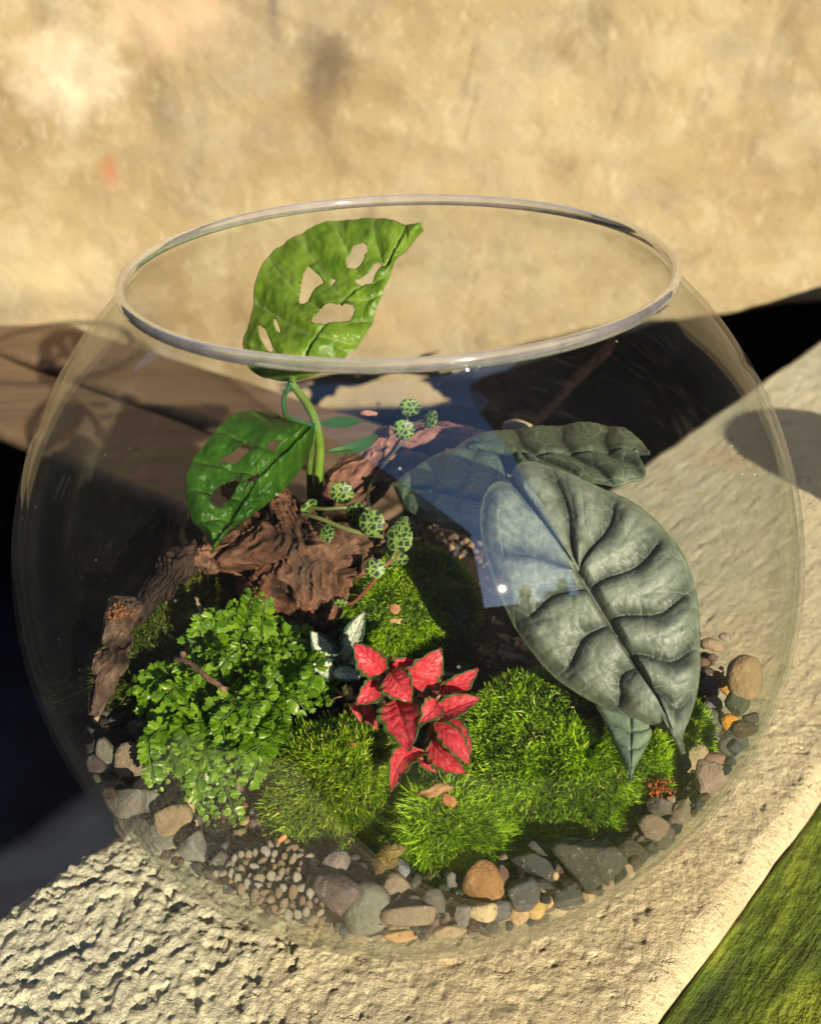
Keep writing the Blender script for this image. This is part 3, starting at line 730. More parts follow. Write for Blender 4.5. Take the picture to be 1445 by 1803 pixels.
root3 = [(530, 1010), (580, 1000), (605, 1030), (590, 1085), (556, 1108), (522, 1100), (515, 1050)]
lump('root', root3, 3.14, .09, 23, WC, dm, 5, 1.4, (0, -.3), dw, lambda q: q[:, 0]*1.4-q[:, 1]*.2, .018, lambda q: (q[:, 0]*2-q[:, 1]*.6, q[:, 1]))
WC2 = [(.07, .03, .022), (.30, .13, .085), (.36, .18, .13)]
back = [(568, 845), (590, 818), (610, 800), (640, 775), (665, 757), (700, 752), (730, 742), (800, 748), (860, 762), (880, 800), (850, 850), (780, 870), (720, 865), (690, 850), (668, 850), (648, 870), (645, 900), (610, 915), (572, 900)]
o = lump('driftwood', back, 3.50, .13, 31, WC2, dm, 6, .9, (.5, -.3), None, lambda q: q[:, 0]*.55+q[:, 1]*1.0, .022, lambda q: (q[:, 0]*.5+q[:, 1]*1.2, q[:, 0]*1.2-q[:, 1]*.5))
tag(o, 'smoother pinkish driftwood branch behind the turtle leaf vine', 'driftwood')
bark = [(232, 1048), (252, 1060), (248, 1085), (232, 1110), (225, 1150), (210, 1190), (190, 1235), (178, 1262), (156, 1258), (154, 1240), (170, 1190), (186, 1140), (186, 1085), (195, 1052)]
o = lump('bark_strip', bark, 2.98, .06, 51, [(.03, .016, .01), (.15, .09, .055), (.22, .15, .10)], dm, 6, 1.0, (0, -.6), None, lambda q: q[:, 1]*1.3+q[:, 0]*.4, .02, lambda q: (q[:, 0]*1.8+q[:, 1]*.5, q[:, 1]*1.6))
tag(o, 'cracked upright strip of brown bark leaning on the left glass', 'bark')
bark2 = [(225, 1085), (240, 1050), (275, 1010), (320, 965), (355, 938), (372, 950), (350, 985), (310, 1025), (280, 1060), (250, 1100)]
o = lump('bark_strip', bark2, 3.12, .07, 57, [(.012, .007, .005), (.03, .016, .011), (.055, .03, .02)], dm, 6, 1.0, (0, -.3), None, lambda q: q[:, 1]*1.3+q[:, 0]*1.2, .02)  # near-black colours paint in the shade behind the moss
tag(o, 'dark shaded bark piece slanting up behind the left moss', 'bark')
chip = [(655, 1530), (665, 1500), (690, 1485), (715, 1492), (700, 1510), (680, 1535), (660, 1545)]
o = lump('wood_chip', chip, 2.60, .03, 61, [(.06, .035, .01), (.22, .15, .045), (.30, .22, .08)], dm, 5, 1.5, (0, 0), None, None, .008)
tag(o, 'olive brown wood chip between the two front moss cushions', 'wood chip')

# ---------------------------------------------------------------- leaves
def px_to_P(x, y, d):
    dirs = (x[..., None]-722.5)*CR-(y[..., None]-901.5)*CU+FPX*CF; dirs /= np.linalg.norm(dirs, axis=-1)[..., None]
    return CAM+dirs*d[..., None]
def big_leaf(name, parent, left, right, mid, depth, mat, colfn, bumpfn, n=180, m=60, holes=(), th=.006):
    """left/right: margins from the sinus or stalk to the tip; mid: (t, point) knots; depth(x,y,t,s)"""
    L = smooth_line(left, n); R_ = smooth_line(right, n); t = np.linspace(0, 1, n)
    mk = np.array([k[0] for k in mid]); mp_ = np.array([k[1] for k in mid], float)
    Mi = np.stack([np.interp(t, mk, mp_[:, 0]), np.interp(t, mk, mp_[:, 1])], 1)
    s = np.linspace(-1, 1, 2*m+1); T, Sg = np.meshgrid(t, s, indexing='ij'); a = np.abs(Sg)
    E_ = np.where(Sg[..., None] < 0, L[:, None], R_[:, None]); XY = Mi[:, None]*(1-a[..., None])+E_*a[..., None]
    if holes:
        for H in holes:
            H = np.asarray(H, float); H = smooth_line(np.vstack([H, H[:1]]), 60)[:-1]
            # nearest point on hole outline for vertices close to it
            D2 = ((XY[:, :, None]-H[None, None])**2).sum(-1); j = D2.argmin(-1); dmin = np.sqrt(D2.min(-1)); near = dmin < 2.2
            XY[near] = H[j[near]]
    x, y = XY[..., 0], XY[..., 1]; P = px_to_P(x, y, depth(x, y, T, Sg))
    du = np.gradient(P, axis=0); dv = np.gradient(P, axis=1); N = np.cross(du, dv)
    N = np.where((N@CF)[..., None] > 0, -N, N)
    N /= np.linalg.norm(N, axis=-1)[..., None]+1e-9
    # one smooth normal for degenerate rows
    Nm = N.reshape(-1, 3).mean(0); Nm /= np.linalg.norm(Nm); N = N*.0+Nm
    B = bumpfn(T, Sg, x, y); P = P+N*B[..., None]
    F = grid_faces(n, 2*m+1)
    if holes:
        fx = x.ravel()[F].mean(1); fy = y.ravel()[F].mean(1); keep = np.ones(len(F), bool)
        for H in holes:
            H = smooth_line(np.vstack([np.asarray(H, float), np.asarray(H[:1], float)]), 60)[:-1]
            keep &= ~inpoly(fx, fy, H)
        F = F[keep]
    C = colfn(T, Sg, x, y, B)
    # orient faces towards the viewer's side
    V = P.reshape(-1, 3); f0 = F[len(F)//2]; nn = np.cross(V[f0[1]]-V[f0[0]], V[f0[2]]-V[f0[0]])
    if nn@Nm < 0: F = F[:, ::-1].copy()
    used = np.unique(F); mp2 = -np.ones(len(V), int); mp2[used] = np.arange(len(used))
    o = mesh(name, V[used], mp2[F], mat, parent, col=C.reshape(-1, 3)[used]); return solid(o, th)
def plane_depth(a, b, c, curl=0.0, sag=0.0):
    """depth that is linear in the picture through three known (x, y, depth) points"""
    M_ = np.linalg.solve(np.array([[p[0], p[1], 1] for p in (a, b, c)], float), np.array([p[2] for p in (a, b, c)], float))
    return lambda x, y, T, s: M_[0]*x+M_[1]*y+M_[2]+curl*s*s+sag*(T-.5)**2
def veins(T, s, ks, shift=.0, width=.012):
    """distance in t to the nearest lateral vein, and pillow height between veins"""
    a = np.abs(s); tt = T; ks = np.asarray(ks, float)
    j = np.clip(np.searchsorted(ks, tt.ravel()).reshape(tt.shape), 1, len(ks)-1)
    lo, hi = ks[j-1], ks[j]; f = np.clip((tt-lo)/(hi-lo), 0, 1)
    pil = np.sin(np.pi*f**.8)**.7; dv = np.minimum(tt-lo, hi-tt)
    return pil, dv
def m_alo():
    t = NT('silver_leaf'); c = t.coord(); n = t.noise(60, c, 5, .6)
    w = t.mix(.05, c, t.noise(9, c, 3, out=1))
    v1 = t.n('TexVoronoi', feature='DISTANCE_TO_EDGE', i_Vector=w, i_Scale=13).outputs['Distance']; v2 = t.n('TexVoronoi', feature='DISTANCE_TO_EDGE', i_Vector=w, i_Scale=42).outputs['Distance']
    l1 = t.ramp(v1, [(.0, 1.), (.035, 0.)]); l2 = t.ramp(v2, [(.0, 1.), (.07, 0.)])
    a = t.mix(1., t.col(), t.ramp(n, [(.3, .82), (.7, 1.18)]), 'MULTIPLY')
    a = t.mix(t.math('MULTIPLY', l1, .22), a, (.42, .46, .38)); a = t.mix(t.math('MULTIPLY', l2, .10), a, (.42, .46, .38))
    h = t.math('ADD', t.math('MULTIPLY', n, .5), t.math('SUBTRACT', t.math('MULTIPLY', t.ramp(v1, [(0., 0.), (.12, 1.)]), .9), t.math('MULTIPLY', l2, .3)))
    return t.pbr(a, t.ramp(n, [(.3, .38), (.7, .56)]), t.bump(h, .18, .008), .4, .08, t.mix(1., a, (.9, 1.2, .7), 'MULTIPLY'))
alo = m_alo()
def alo_bump(ksl, ksr, amp=.030, lower=1.0):
    def fn(T, s, x, y):
        a = np.abs(s); out = np.zeros_like(T)
        for side, ks in ((-1, ksl), (1, ksr)):
            wob = .012*np.sin(a*7+side)
            pil, dv = veins(T+wob, s, ks); m_ = (s*side >= 0)
            env = sstep(0, .10, a)*(1-.85*sstep(.80, 1., a))
            h = amp*pil*env
            # smaller quilting toward the margin
            q2, _ = veins(T*1.0+.05*a, s, np.linspace(0, 1, 30))
            h = h+amp*.14*q2*sstep(.35, .75, a)*(1-sstep(.86, 1., a))
            h = h-amp*.35*np.exp(-(a/.022)**2)
            h = h+amp*.12*fbm(np.stack([x/38, y/38, 0*x], -1), 3)+amp*.03*fbm(np.stack([x/11, y/11, 0*x+5], -1), 2)
            out = np.where(m_, h, out)
        out = out-amp*.3*sstep(.90, 1., np.abs(s))
        return out*(1-.85*sstep(.86, .97, T))
    return fn
def alo_col(ksl, ksr, silver=(.195, .232, .178), dark=(.018, .034, .023), rim=(.12, .17, .09)):
    silver, dark, rim = map(np.array, (silver, dark, rim))
    def fn(T, s, x, y, B):
        a = np.abs(s); dv = np.ones_like(T)
        for side, ks in ((-1, ksl), (1, ksr)):
            wob = .012*np.sin(a*7+side); _, d = veins(T+wob, s, ks); dv = np.where(s*side >= 0, d, dv)
        n = fbm(np.stack([x/26, y/26, 0*x], -1), 3); n2 = fbm(np.stack([x/7, y/7, 0*x+9], -1), 2)
        k = np.exp(-(dv/(.032+.010*n))**2)*(1-.6*sstep(.85, 1., a))*.85  # dark vein pigment, widened to paint in shading along the veins too
        k = np.maximum(k, .8*np.exp(-(a/.045)**2)); k = np.clip(k+.10*n+.05*n2, 0, 1)[..., None]
        C = silver*(1-k)+dark*k
        # pale fine veinlets
        w = np.abs(np.sin((T*34+a*6+.9*n)*np.pi)); vl = (np.exp(-(w/.12)**2)*sstep(.1, .3, a)*.35)[..., None]
        C = C*(1+vl)
        mid = np.exp(-(a/.010)**2)[..., None]*.5; C = C*(1-mid)+np.array((.24, .30, .20))*mid
        e = sstep(.965, .995, a)[..., None]; return C*(1-e)+rim*e
    return fn
J = (1018, 1008)
alocasia = empty('alocasia_plant', atz(930, 1120, -.40), 'dragon scale alocasia with big silvery quilted leaves on the right of the bowl', 'plant')
Lm = [J, (992, 985), (955, 935), (925, 880), (900, 852), (875, 846), (853, 865), (843, 910), (850, 965), (866, 1015), (895, 1085), (932, 1145), (985, 1200), (1050, 1240), (1120, 1268), (1170, 1287), (1196, 1305), (1203, 1328)]
Rm = [J, (985, 965), (945, 900), (908, 850), (905, 822), (925, 810), (975, 820), (1060, 857), (1115, 883), (1165, 925), (1203, 975), (1226, 1040), (1233, 1120), (1231, 1200), (1218, 1255), (1203, 1295), (1203, 1328)]
KL = [0, .20, .39, .55, .69, .82, 1.]; KR = [0, .17, .32, .46, .58, .70, .81, .91, 1.]
dep = plane_depth((1018, 1008, 2.60), (1200, 1300, 2.50), (1230, 1050, 2.58), .05, .12)
big_leaf('leaf', alocasia, Lm, Rm, [(0, J), (.48, J), (.62, (1048, 1058)), (.78, (1100, 1142)), (.91, (1155, 1228)), (1, (1203, 1328))], dep, alo,
         alo_col(KL, KR), alo_bump(KL, KR), 260, 76)['label'] = 'largest silver grey quilted leaf hanging over the moss'
L2a = [(905, 800), (870, 795), (830, 792), (800, 788), (830, 768), (880, 757), (930, 753), (1000, 746), (1050, 745), (1095, 755), (1125, 772), (1143, 797)]
R2a = [(905, 800), (920, 830), (960, 842), (1020, 846), (1080, 852), (1110, 846), (1132, 840), (1137, 826), (1128, 812), (1120, 802), (1124, 794), (1143, 797)]
K2 = [0, .24, .44, .62, .80, 1.]
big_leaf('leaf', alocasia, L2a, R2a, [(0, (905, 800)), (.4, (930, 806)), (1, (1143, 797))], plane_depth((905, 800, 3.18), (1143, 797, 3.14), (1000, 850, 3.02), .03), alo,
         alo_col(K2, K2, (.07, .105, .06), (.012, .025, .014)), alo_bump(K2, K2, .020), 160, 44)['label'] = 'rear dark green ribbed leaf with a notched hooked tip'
L3a = [(905, 900), (893, 850), (875, 800), (835, 788), (790, 790), (745, 812), (690, 852)]
R3a = [(905, 900), (890, 940), (862, 955), (810, 938), (750, 915), (712, 893), (690, 852)]
K3 = [0, .25, .45, .65, .85, 1.]
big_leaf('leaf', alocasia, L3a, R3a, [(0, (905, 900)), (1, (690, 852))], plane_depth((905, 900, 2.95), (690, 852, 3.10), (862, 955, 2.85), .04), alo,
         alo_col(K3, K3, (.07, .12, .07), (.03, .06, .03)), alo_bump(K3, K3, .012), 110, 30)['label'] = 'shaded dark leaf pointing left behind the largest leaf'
L4a = [(1110, 1225), (1075, 1225), (1048, 1238), (1060, 1265), (1078, 1305), (1094, 1340), (1110, 1375)]
R4a = [(1110, 1225), (1150, 1240), (1165, 1262), (1150, 1290), (1132, 1325), (1118, 1352), (1110, 1375)]
big_leaf('leaf', alocasia, L4a, R4a, [(0, (1110, 1225)), (1, (1110, 1375))], plane_depth((1110, 1225, 2.62), (1110, 1375, 2.50), (1165, 1262, 2.60), .02), alo,
         alo_col(K3, K3, (.17, .24, .16), (.11, .17, .10)), alo_bump(K3, K3, .006), 90, 26)['label'] = 'small smooth pale leaf with only its tip showing below the largest leaf'
stm_m = m_leaf('green_stem', .4, .2, None, .2, 20, .5)
def stalk(name, parent, pts, r, colr, mat=None, k=8):
    V, F = tube(pts, r, k); return mesh(name, V, F, mat or stm_m, parent, col=np.repeat(np.array(colr)[None], len(V), 0))
stalk('petiole', alocasia, [atz(940, 1115, -.40), atd(955, 1060, 2.95), atd(990, 1010, 2.75), atd(1016, 1006, 2.612)], [.018, .014, .011], (.10, .14, .07))
stalk('petiole', alocasia, [atz(925, 1110, -.40), atd(905, 980, 3.15), atd(895, 860, 3.25), atd(907, 803, 3.20)], [.018, .014, .010], (.10, .14, .07))
stalk('petiole', alocasia, [atz(915, 1120, -.40), atd(915, 1000, 3.0), atd(905, 902, 2.97)], [.015, .010], (.08, .12, .06))
stalk('petiole', alocasia, [atz(960, 1125, -.40), atd(1040, 1180, 2.85), atd(1108, 1228, 2.64)], [.013, .008], (.10, .14, .07))

# holed-leaf plant
mon = m_leaf('glossy_green_leaf', .40, .40, (1.2, 1.5, .5), .15, 16, .35, .0, .15)
monst = empty('holed_leaf_plant', atz(560, 1000, -.38), 'green climbing plant with natural holes in its leaves, back left of the bowl', 'plant')
def mon_bump(ks, amp):
    def fn(T, s, x, y):
        a = np.abs(s); pil, dv = veins(T-.10*a, s, ks)
        return amp*pil*sstep(0, .15, a)*(1-.7*sstep(.8, 1, a))-amp*.8*np.exp(-(a/.03)**2)+amp*.8*fbm(np.stack([x/34, y/34, 0*x], -1), 3)+amp*1.2*np.sin(a*3+T*6)
    return fn
def mon_col(ks, c1, c2, c3):
    c1, c2, c3 = map(np.array, (c1, c2, c3))
    def fn(T, s, x, y, B):
        a = np.abs(s); pil, dv = veins(T-.10*a, s, ks); n = np.clip(.5+.6*fbm(np.stack([x/45, y/45, 0*x], -1), 3), 0, 1)[..., None]
        C = c1*(1-n)+c2*n; k = (.5*np.exp(-(dv/.010)**2)*sstep(0, .1, a))[..., None]; C = C*(1-k)+c3*k
        k = np.exp(-(a/.025)**2)[..., None]*.7; C = C*(1-k)+c3*k
        k = sstep(.975, 1., a)[..., None]*.6; return C*(1-k)+c3*k
    return fn
def c1p(L): return [(300+x*.346, 340+y*.346) for x, y in L]
def c2p(L): return [(300+x*.346, 780+y*.346) for x, y in L]
UL_ = [(514, 672), (480, 668), (440, 650), (425, 612), (424, 590), (434, 570), (441, 545), (444, 515), (452, 488), (463, 462), (490, 435), (520, 419), (560, 401), (600, 392), (640, 389), (685, 390), (712, 398), (743, 402)]
UR_ = [(514, 672), (545, 663), (580, 645), (612, 622), (633, 600), (652, 570), (668, 535), (682, 503), (696, 470), (707, 440), (716, 418), (724, 409), (743, 402)]
Hs = [c1p(q) for q in ([(694, 352), (778, 437), (735, 490), (700, 545), (680, 565), (650, 550), (648, 490), (665, 410)], [(938, 265), (1000, 258), (1003, 290), (965, 360), (900, 376), (893, 335), (910, 290)],
      [(1075, 335), (1072, 370), (1040, 415), (1005, 450), (945, 452), (945, 425), (1000, 400), (1040, 352)], [(825, 558), (920, 562), (938, 582), (905, 640), (830, 660), (740, 680), (735, 640), (775, 585)],
      [(817, 423), (838, 437), (815, 465), (806, 445)], [(445, 668), (475, 680), (505, 740), (525, 790), (520, 815), (490, 795), (455, 735)], [(517, 630), (535, 640), (560, 700), (552, 712), (530, 680)])]
Km = [0, .14, .27, .4, .52, .64, .76, .88, 1.]
big_leaf('leaf', monst, UL_, UR_, [(0, (514, 672)), (.5, (600, 532)), (1, (743, 402))], plane_depth((514, 672, 2.95), (743, 402, 3.05), (640, 600, 2.92), .04, .1), mon,
         mon_col(Km, (.10, .22, .012), (.24, .38, .04), (.34, .46, .12)), mon_bump(Km, .010), 240, 70, Hs, .004)['label'] = 'upper holed leaf standing up behind the rim'
LL = [(556, 746), (520, 748), (505, 742), (488, 724), (455, 719), (428, 720), (395, 740), (362, 780), (336, 815), (325, 850), (327, 890), (336, 922), (358, 945), (373, 972)]
LR = [(556, 746), (553, 775), (540, 808), (520, 838), (492, 868), (462, 895), (428, 922), (395, 945), (378, 960), (373, 972)]
Hl = [c1p([(410, 1255), (360, 1272), (330, 1300), (250, 1345), (290, 1367), (340, 1367), (385, 1332), (405, 1300)]), c1p([(480, 1292), (500, 1278), (545, 1290), (512, 1328), (495, 1312)]),
      c2p([(362, 148), (350, 200), (320, 260), (290, 292), (240, 322), (190, 302), (212, 250), (270, 210), (320, 180)]), c2p([(395, 175), (445, 150), (450, 180), (405, 205), (378, 238)])]
Kl = [0, .18, .34, .5, .64, .78, .9, 1.]
big_leaf('leaf', monst, LL, LR, [(0, (556, 746)), (.5, (455, 838)), (1, (373, 972))], plane_depth((556, 746, 3.18), (373, 972, 2.92), (330, 850, 3.02), .07, .15), mon,
         mon_col(Kl, (.035, .13, .012), (.07, .20, .015), (.12, .27, .03)), mon_bump(Kl, .018), 220, 64, Hl, .004)['label'] = 'lower glossy holed leaf drooping to the left'
stalk('stem', monst, [atd(512, 672, 2.96), atd(525, 690, 3.02), atd(543, 715, 3.12), atd(556, 745, 3.2), atd(563, 790, 3.3), atd(560, 850, 3.4), atz(560, 940, -.30)], [.010, .013, .016, .018], (.26, .44, .06))
stalk('stem', monst, [atd(555, 747, 3.18), atd(548, 790, 3.3), atd(545, 850, 3.42), atz(552, 940, -.30)], [.008, .010, .012], (.16, .30, .05))
stalk('stem', monst, [atd(514, 673, 2.95), atd(501, 695, 2.98), atd(500, 715, 3.0), atd(508, 735, 3.05), atd(550, 748, 3.18)], [.006, .007, .007], (.07, .20, .05))
def strap(name, parent, base, tip, width, mat, colr, N=CF*-1, bend=.02, curl=.15, n=14, m=5, expo=1.0, colfn=None, th=.003, pos=.45, ruffle=0, basew=.15, kink=None):
    """a leaf between two points: width in R, bends up along N in the middle"""
    b = np.array(base, float); t_ = np.array(tip, float); ax = t_-b; Ln = np.linalg.norm(ax); ax /= Ln; N = np.array(N, float); N = N-ax*(N@ax); N /= np.linalg.norm(N); W = np.cross(ax, N)
    t = np.linspace(0, 1, n); s = np.linspace(-1, 1, 2*m+1); T, Sg = np.meshgrid(t, s, indexing='ij')
    wd = np.sin(np.pi*np.clip(T, 0, 1)**(math.log(.5)/math.log(pos)))**expo; wd = wd*(1-.0)+basew*(1-T)**6*.4
    wd = np.where(T >= .999, 0.02, wd)
    side = 0 if kink is None else kink*np.sin(np.pi*T)*Ln
    r = 1+ruffle*np.sin(T*34+Sg*2)*np.abs(Sg)**3
    P = b+ax*(T*Ln)[..., None]+W*(Sg*wd*width/2*r+side)[..., None]+N*(bend*np.sin(np.pi*T)-curl*width*(Sg**2)*wd*-1+ruffle*.25*width*np.sin(T*23+2)*np.abs(Sg)**2*wd)[..., None]
    vein = .03*width*(np.abs(np.sin((T*6-np.abs(Sg)*1.6)*np.pi))-.5)*sstep(0, .2, np.abs(Sg)); P = P+N*(vein-.05*width*np.exp(-(Sg/.12)**2))[..., None]
    C = colfn(T, Sg) if colfn else np.broadcast_to(np.array(colr), T.shape+(3,))
    o = mesh(name, P.reshape(-1, 3), grid_faces(n, 2*m+1), mat, parent, col=np.asarray(C).reshape(-1, 3)); return solid(o, th)
def K(px): return px*3.0/FPX
strap('leaf', monst, atd(572, 795, 3.32), atd(668, 757, 3.45), K(22), mon, (.06, .17, .03), bend=.03, kink=.12)
strap('leaf', monst, atd(560, 746, 3.3), atd(640, 742, 3.4), K(20), mon, (.05, .15, .03), bend=.01)
strap('leaf', monst, atd(545, 895, 3.32), atd(508, 882, 3.25), K(12), mon, (.20, .36, .05), bend=.01)

# trailing vine with round patterned leaves
vine = empty('round_leaf_vine', atz(600, 1060, -.36), 'trailing vine with round turtle shell patterned leaves over the driftwood', 'plant')
tm = m_turtle()
VL = [(602, 866, 20, 19, 3.12, 0), (655, 920, 22, 23, 2.98, .2), (630, 906, 17, 22, 3.06, .3), (704, 948, 23, 26, 2.96, -.2), (575, 942, 13, 18, 3.0, -.5), (661, 1001, 17, 17, 2.92, 0), (600, 1060, 12, 7, 3.0, 0),
      (711, 755, 18, 17, 3.28, 0), (721, 716, 17, 14, 3.34, 0), (760, 738, 10, 16, 3.3, -.2), (716, 932, 20, 24, 3.08, 0), (542, 890, 16, 7, 3.15, .7), (700, 984, 18, 11, 3.0, .2)]
def disc(name, parent, px, py, rx, ry, d, rot, mat):
    k = d/FPX; c = atd(px, py, d); n = 30; rs = np.linspace(0, 1, 9); th = np.linspace(0, 2*np.pi, n, endpoint=False)
    ct, st = math.cos(rot), math.sin(rot); ax = (ct*CR+st*CU)*rx*k
    tilt = math.acos(min(1, ry/max(rx, ry))) if ry < rx else 0; tx = math.acos(min(1, rx/ry)) if rx < ry else 0
    R0 = max(rx, ry)*k
    ax = (ct*CR+st*CU)*math.cos(tx)-CF*math.sin(tx)*.9; ay = (-st*CR+ct*CU)*math.cos(tilt)-CF*math.sin(tilt)*.9
    nz = np.cross(ax, ay); nz /= np.linalg.norm(nz)
    V = []
    for r in rs:
        for a in th:
            notch = 1-.10*math.exp(-((a-np.pi/2-.0)/.25)**2)
            x_, y_ = r*math.cos(a)*notch, r*math.sin(a)*notch
            V.append(c+R0*(x_*ax+y_*ay)+nz*R0*(.22*(1-r*r)+.03*math.sin(5*a)*r))
    F = [tuple(f) for f in grid_faces(len(rs), n, True)]
    o = mesh(name, V, F, mat, parent, col=np.repeat(np.array([[.2, .3, .1]]), len(V), 0)); o.rotation_euler = (0, 0, 0); return solid(o, .006)
for v in VL: disc('leaf', vine, *v[:6], tm)
GV = (.24, .28, .09); RV = (.30, .11, .07)
stalk('vine_stem', vine, [atd(530, 905, 3.12), atd(560, 912, 3.06), atd(600, 928, 3.02), atd(640, 940, 3.0), atd(676, 946, 2.99), atd(697, 962, 2.98), atd(690, 985, 2.95)], [.006, .0065, .006], GV)
stalk('vine_stem', vine, [atd(700, 975, 2.97), atd(684, 990, 2.95), atd(665, 1015, 2.95), atd(642, 1042, 2.97), atd(620, 1062, 2.99), atd(606, 1062, 3.0)], [.0055, .0055, .005], RV)
stalk('vine_stem', vine, [atd(535, 892, 3.16), atd(570, 896, 3.1), atd(605, 894, 3.08), atd(650, 896, 3.1)], [.005, .005], GV)
stalk('vine_stem', vine, [atd(605, 894, 3.09), atd(606, 880, 3.13)], [.004, .004], GV, k=6)
stalk('vine_stem', vine, [atd(712, 765, 3.3), atd(735, 745, 3.33), atd(758, 740, 3.31)], [.004, .004], (.08, .09, .05), k=6)
stalk('vine_stem', vine, [atd(716, 728, 3.35), atd(718, 742, 3.33), atd(726, 760, 3.38), atd(690, 800, 3.36), atd(650, 860, 3.25), atd(650, 896, 3.1)], [.004, .005], (.10, .10, .05), k=6)

# red nerve plant
def red_col(T, s):
    a = np.abs(s); n = fbm(np.stack([T*9+redseed[0], s*4, 0*T], -1), 3); n2 = noise(np.stack([T*26+redseed[0], s*12, 0*T+4], -1))
    v = np.exp(-((np.abs(np.sin((T*11-a*4+.6*n)*np.pi)))/.28)**2)
    red = np.array((.72, .016, .05)); pink = np.array((.92, .22, .22)); green = np.array((.07, .15, .03)); dk = np.array((.30, .01, .02))
    k = np.clip(.25+.4*n+.6*v, 0, 1)[..., None]; C = red*(1-k)+pink*k
    d = np.clip(sstep(.25, .6, n2)*.55, 0, 1)[..., None]; C = C*(1-d)+dk*d
    g = sstep(.76, .90, a+.18*n+.14*n2+.25*sstep(.9, 1., T))[..., None]; return C*(1-g)+green*g
redseed = [0]
rmat = m_leaf('red_nerve_leaf', .38, .30, (1.3, .8, .8), .5, 45, .5, 0, .14)
red = empty('red_nerve_plant', atz(735, 1300, -.40), 'red leaved nerve plant with green leaf edges in the middle of the bowl', 'plant')
REDL = [((676, 1183), (624, 1133), 50, 2.62, 2.58), ((664, 1203), (627, 1240), 40, 2.64, 2.60), ((690, 1188), (733, 1160), 38, 2.66, 2.62), ((700, 1208), (776, 1142), 70, 2.66, 2.62), ((688, 1184), (724, 1236), 54, 2.60, 2.56),
        ((700, 1232), (722, 1322), 72, 2.64, 2.52), ((776, 1223), (841, 1178), 36, 2.66, 2.60), ((764, 1266), (845, 1230), 40, 2.60, 2.55), ((770, 1238), (736, 1272), 38, 2.58, 2.54), ((772, 1262), (830, 1328), 46, 2.62, 2.58),
        ((764, 1272), (826, 1346), 38, 2.60, 2.56), ((756, 1300), (820, 1362), 44, 2.68, 2.62), ((752, 1325), (688, 1393), 40, 2.66, 2.56), ((754, 1300), (738, 1338), 30, 2.70, 2.66), ((640, 1240), (664, 1286), 26, 2.76, 2.72), ((745, 1215), (768, 1232), 24, 2.70, 2.66), ((630, 1236), (636, 1272), 20, 2.74, 2.70), ((752, 1262), (716, 1290), 26, 2.66, 2.63), ((744, 1330), (772, 1362), 28, 2.70, 2.66), ((700, 1195), (668, 1222), 26, 2.66, 2.64), ((755, 1210), (792, 1205), 24, 2.74, 2.72), ((770, 1290), (806, 1305), 26, 2.70, 2.68)]
for i, (b, t_, w, d0, d1) in enumerate(REDL):
    redseed[0] = i*3.7
    strap('leaf', red, atd(*b, d0), atd(*t_, d1), K(w)*.9, rmat, (.7, .02, .05), N=-CF+.5*CU*random.uniform(-1, 1)+.4*CR*random.uniform(-1, 1), bend=.022, curl=.26, n=56, m=18, expo=.8, colfn=red_col, ruffle=.09, pos=.5, kink=(.16 if i == 12 else 0))
PS = (.42, .20, .14)
stalk('stem', red, [atd(674, 1185, 2.64), atd(678, 1215, 2.74), atd(690, 1250, 2.85), atz(715, 1310, -.40)], [.008, .010], PS)
stalk('stem', red, [atd(765, 1265, 2.62), atd(758, 1290, 2.66), atd(750, 1320, 2.72), atz(745, 1350, -.40)], [.008, .010], PS)
stalk('stem', red, [atd(765, 1265, 2.62), atd(762, 1240, 2.66), atd(775, 1222, 2.67)], [.005, .005], PS)
# white-veined nerve plant
def white_col(T, s):
    a = np.abs(s); n = fbm(np.stack([T*7+redseed[0], s*3, 0*T], -1), 2); n2 = noise(np.stack([(T-a*.35)*24+redseed[0], s*7, 0*T+4], -1))
    w = np.array((.70, .74, .56)); g = np.array((.035, .10, .05))
    k = sstep(-.12, .12, n2+.15*n+.30-.9*sstep(.45, .95, a)); k = np.maximum(k, np.exp(-(a/.07)**2))[..., None]
    return g*(1-k)+w*k
wmat = m_leaf('white_nerve_leaf', .4, .2, None, .4, 45, .5, 0, .12)
whp = empty('white_nerve_plant', atz(600, 1190, -.40), 'dark green nerve plant with white netted veins beside the red one', 'plant')
for i, (b, t_, w, d0, d1) in enumerate([((604, 1165), (641, 1078), 36, 2.84, 2.78), ((588, 1172), (548, 1112), 38, 2.84, 2.80), ((594, 1190), (546, 1172), 36, 2.80, 2.76), ((584, 1186), (640, 1190), 30, 2.78, 2.76), ((597, 1168), (570, 1138), 30, 2.86, 2.84), ((600, 1176), (640, 1158), 28, 2.86, 2.85)]):
    redseed[0] = i*2.3+50
    strap('leaf', whp, atd(*b, d0), atd(*t_, d1), K(w), wmat, (.5, .6, .4), N=-CF+.4*CU, bend=.014, curl=.15, n=44, m=16, expo=.75, colfn=white_col, pos=.5)
stalk('stem', whp, [atd(597, 1172, 2.83), atd(602, 1200, 2.9), atz(610, 1225, -.40)], [.007, .009], (.16, .20, .08))

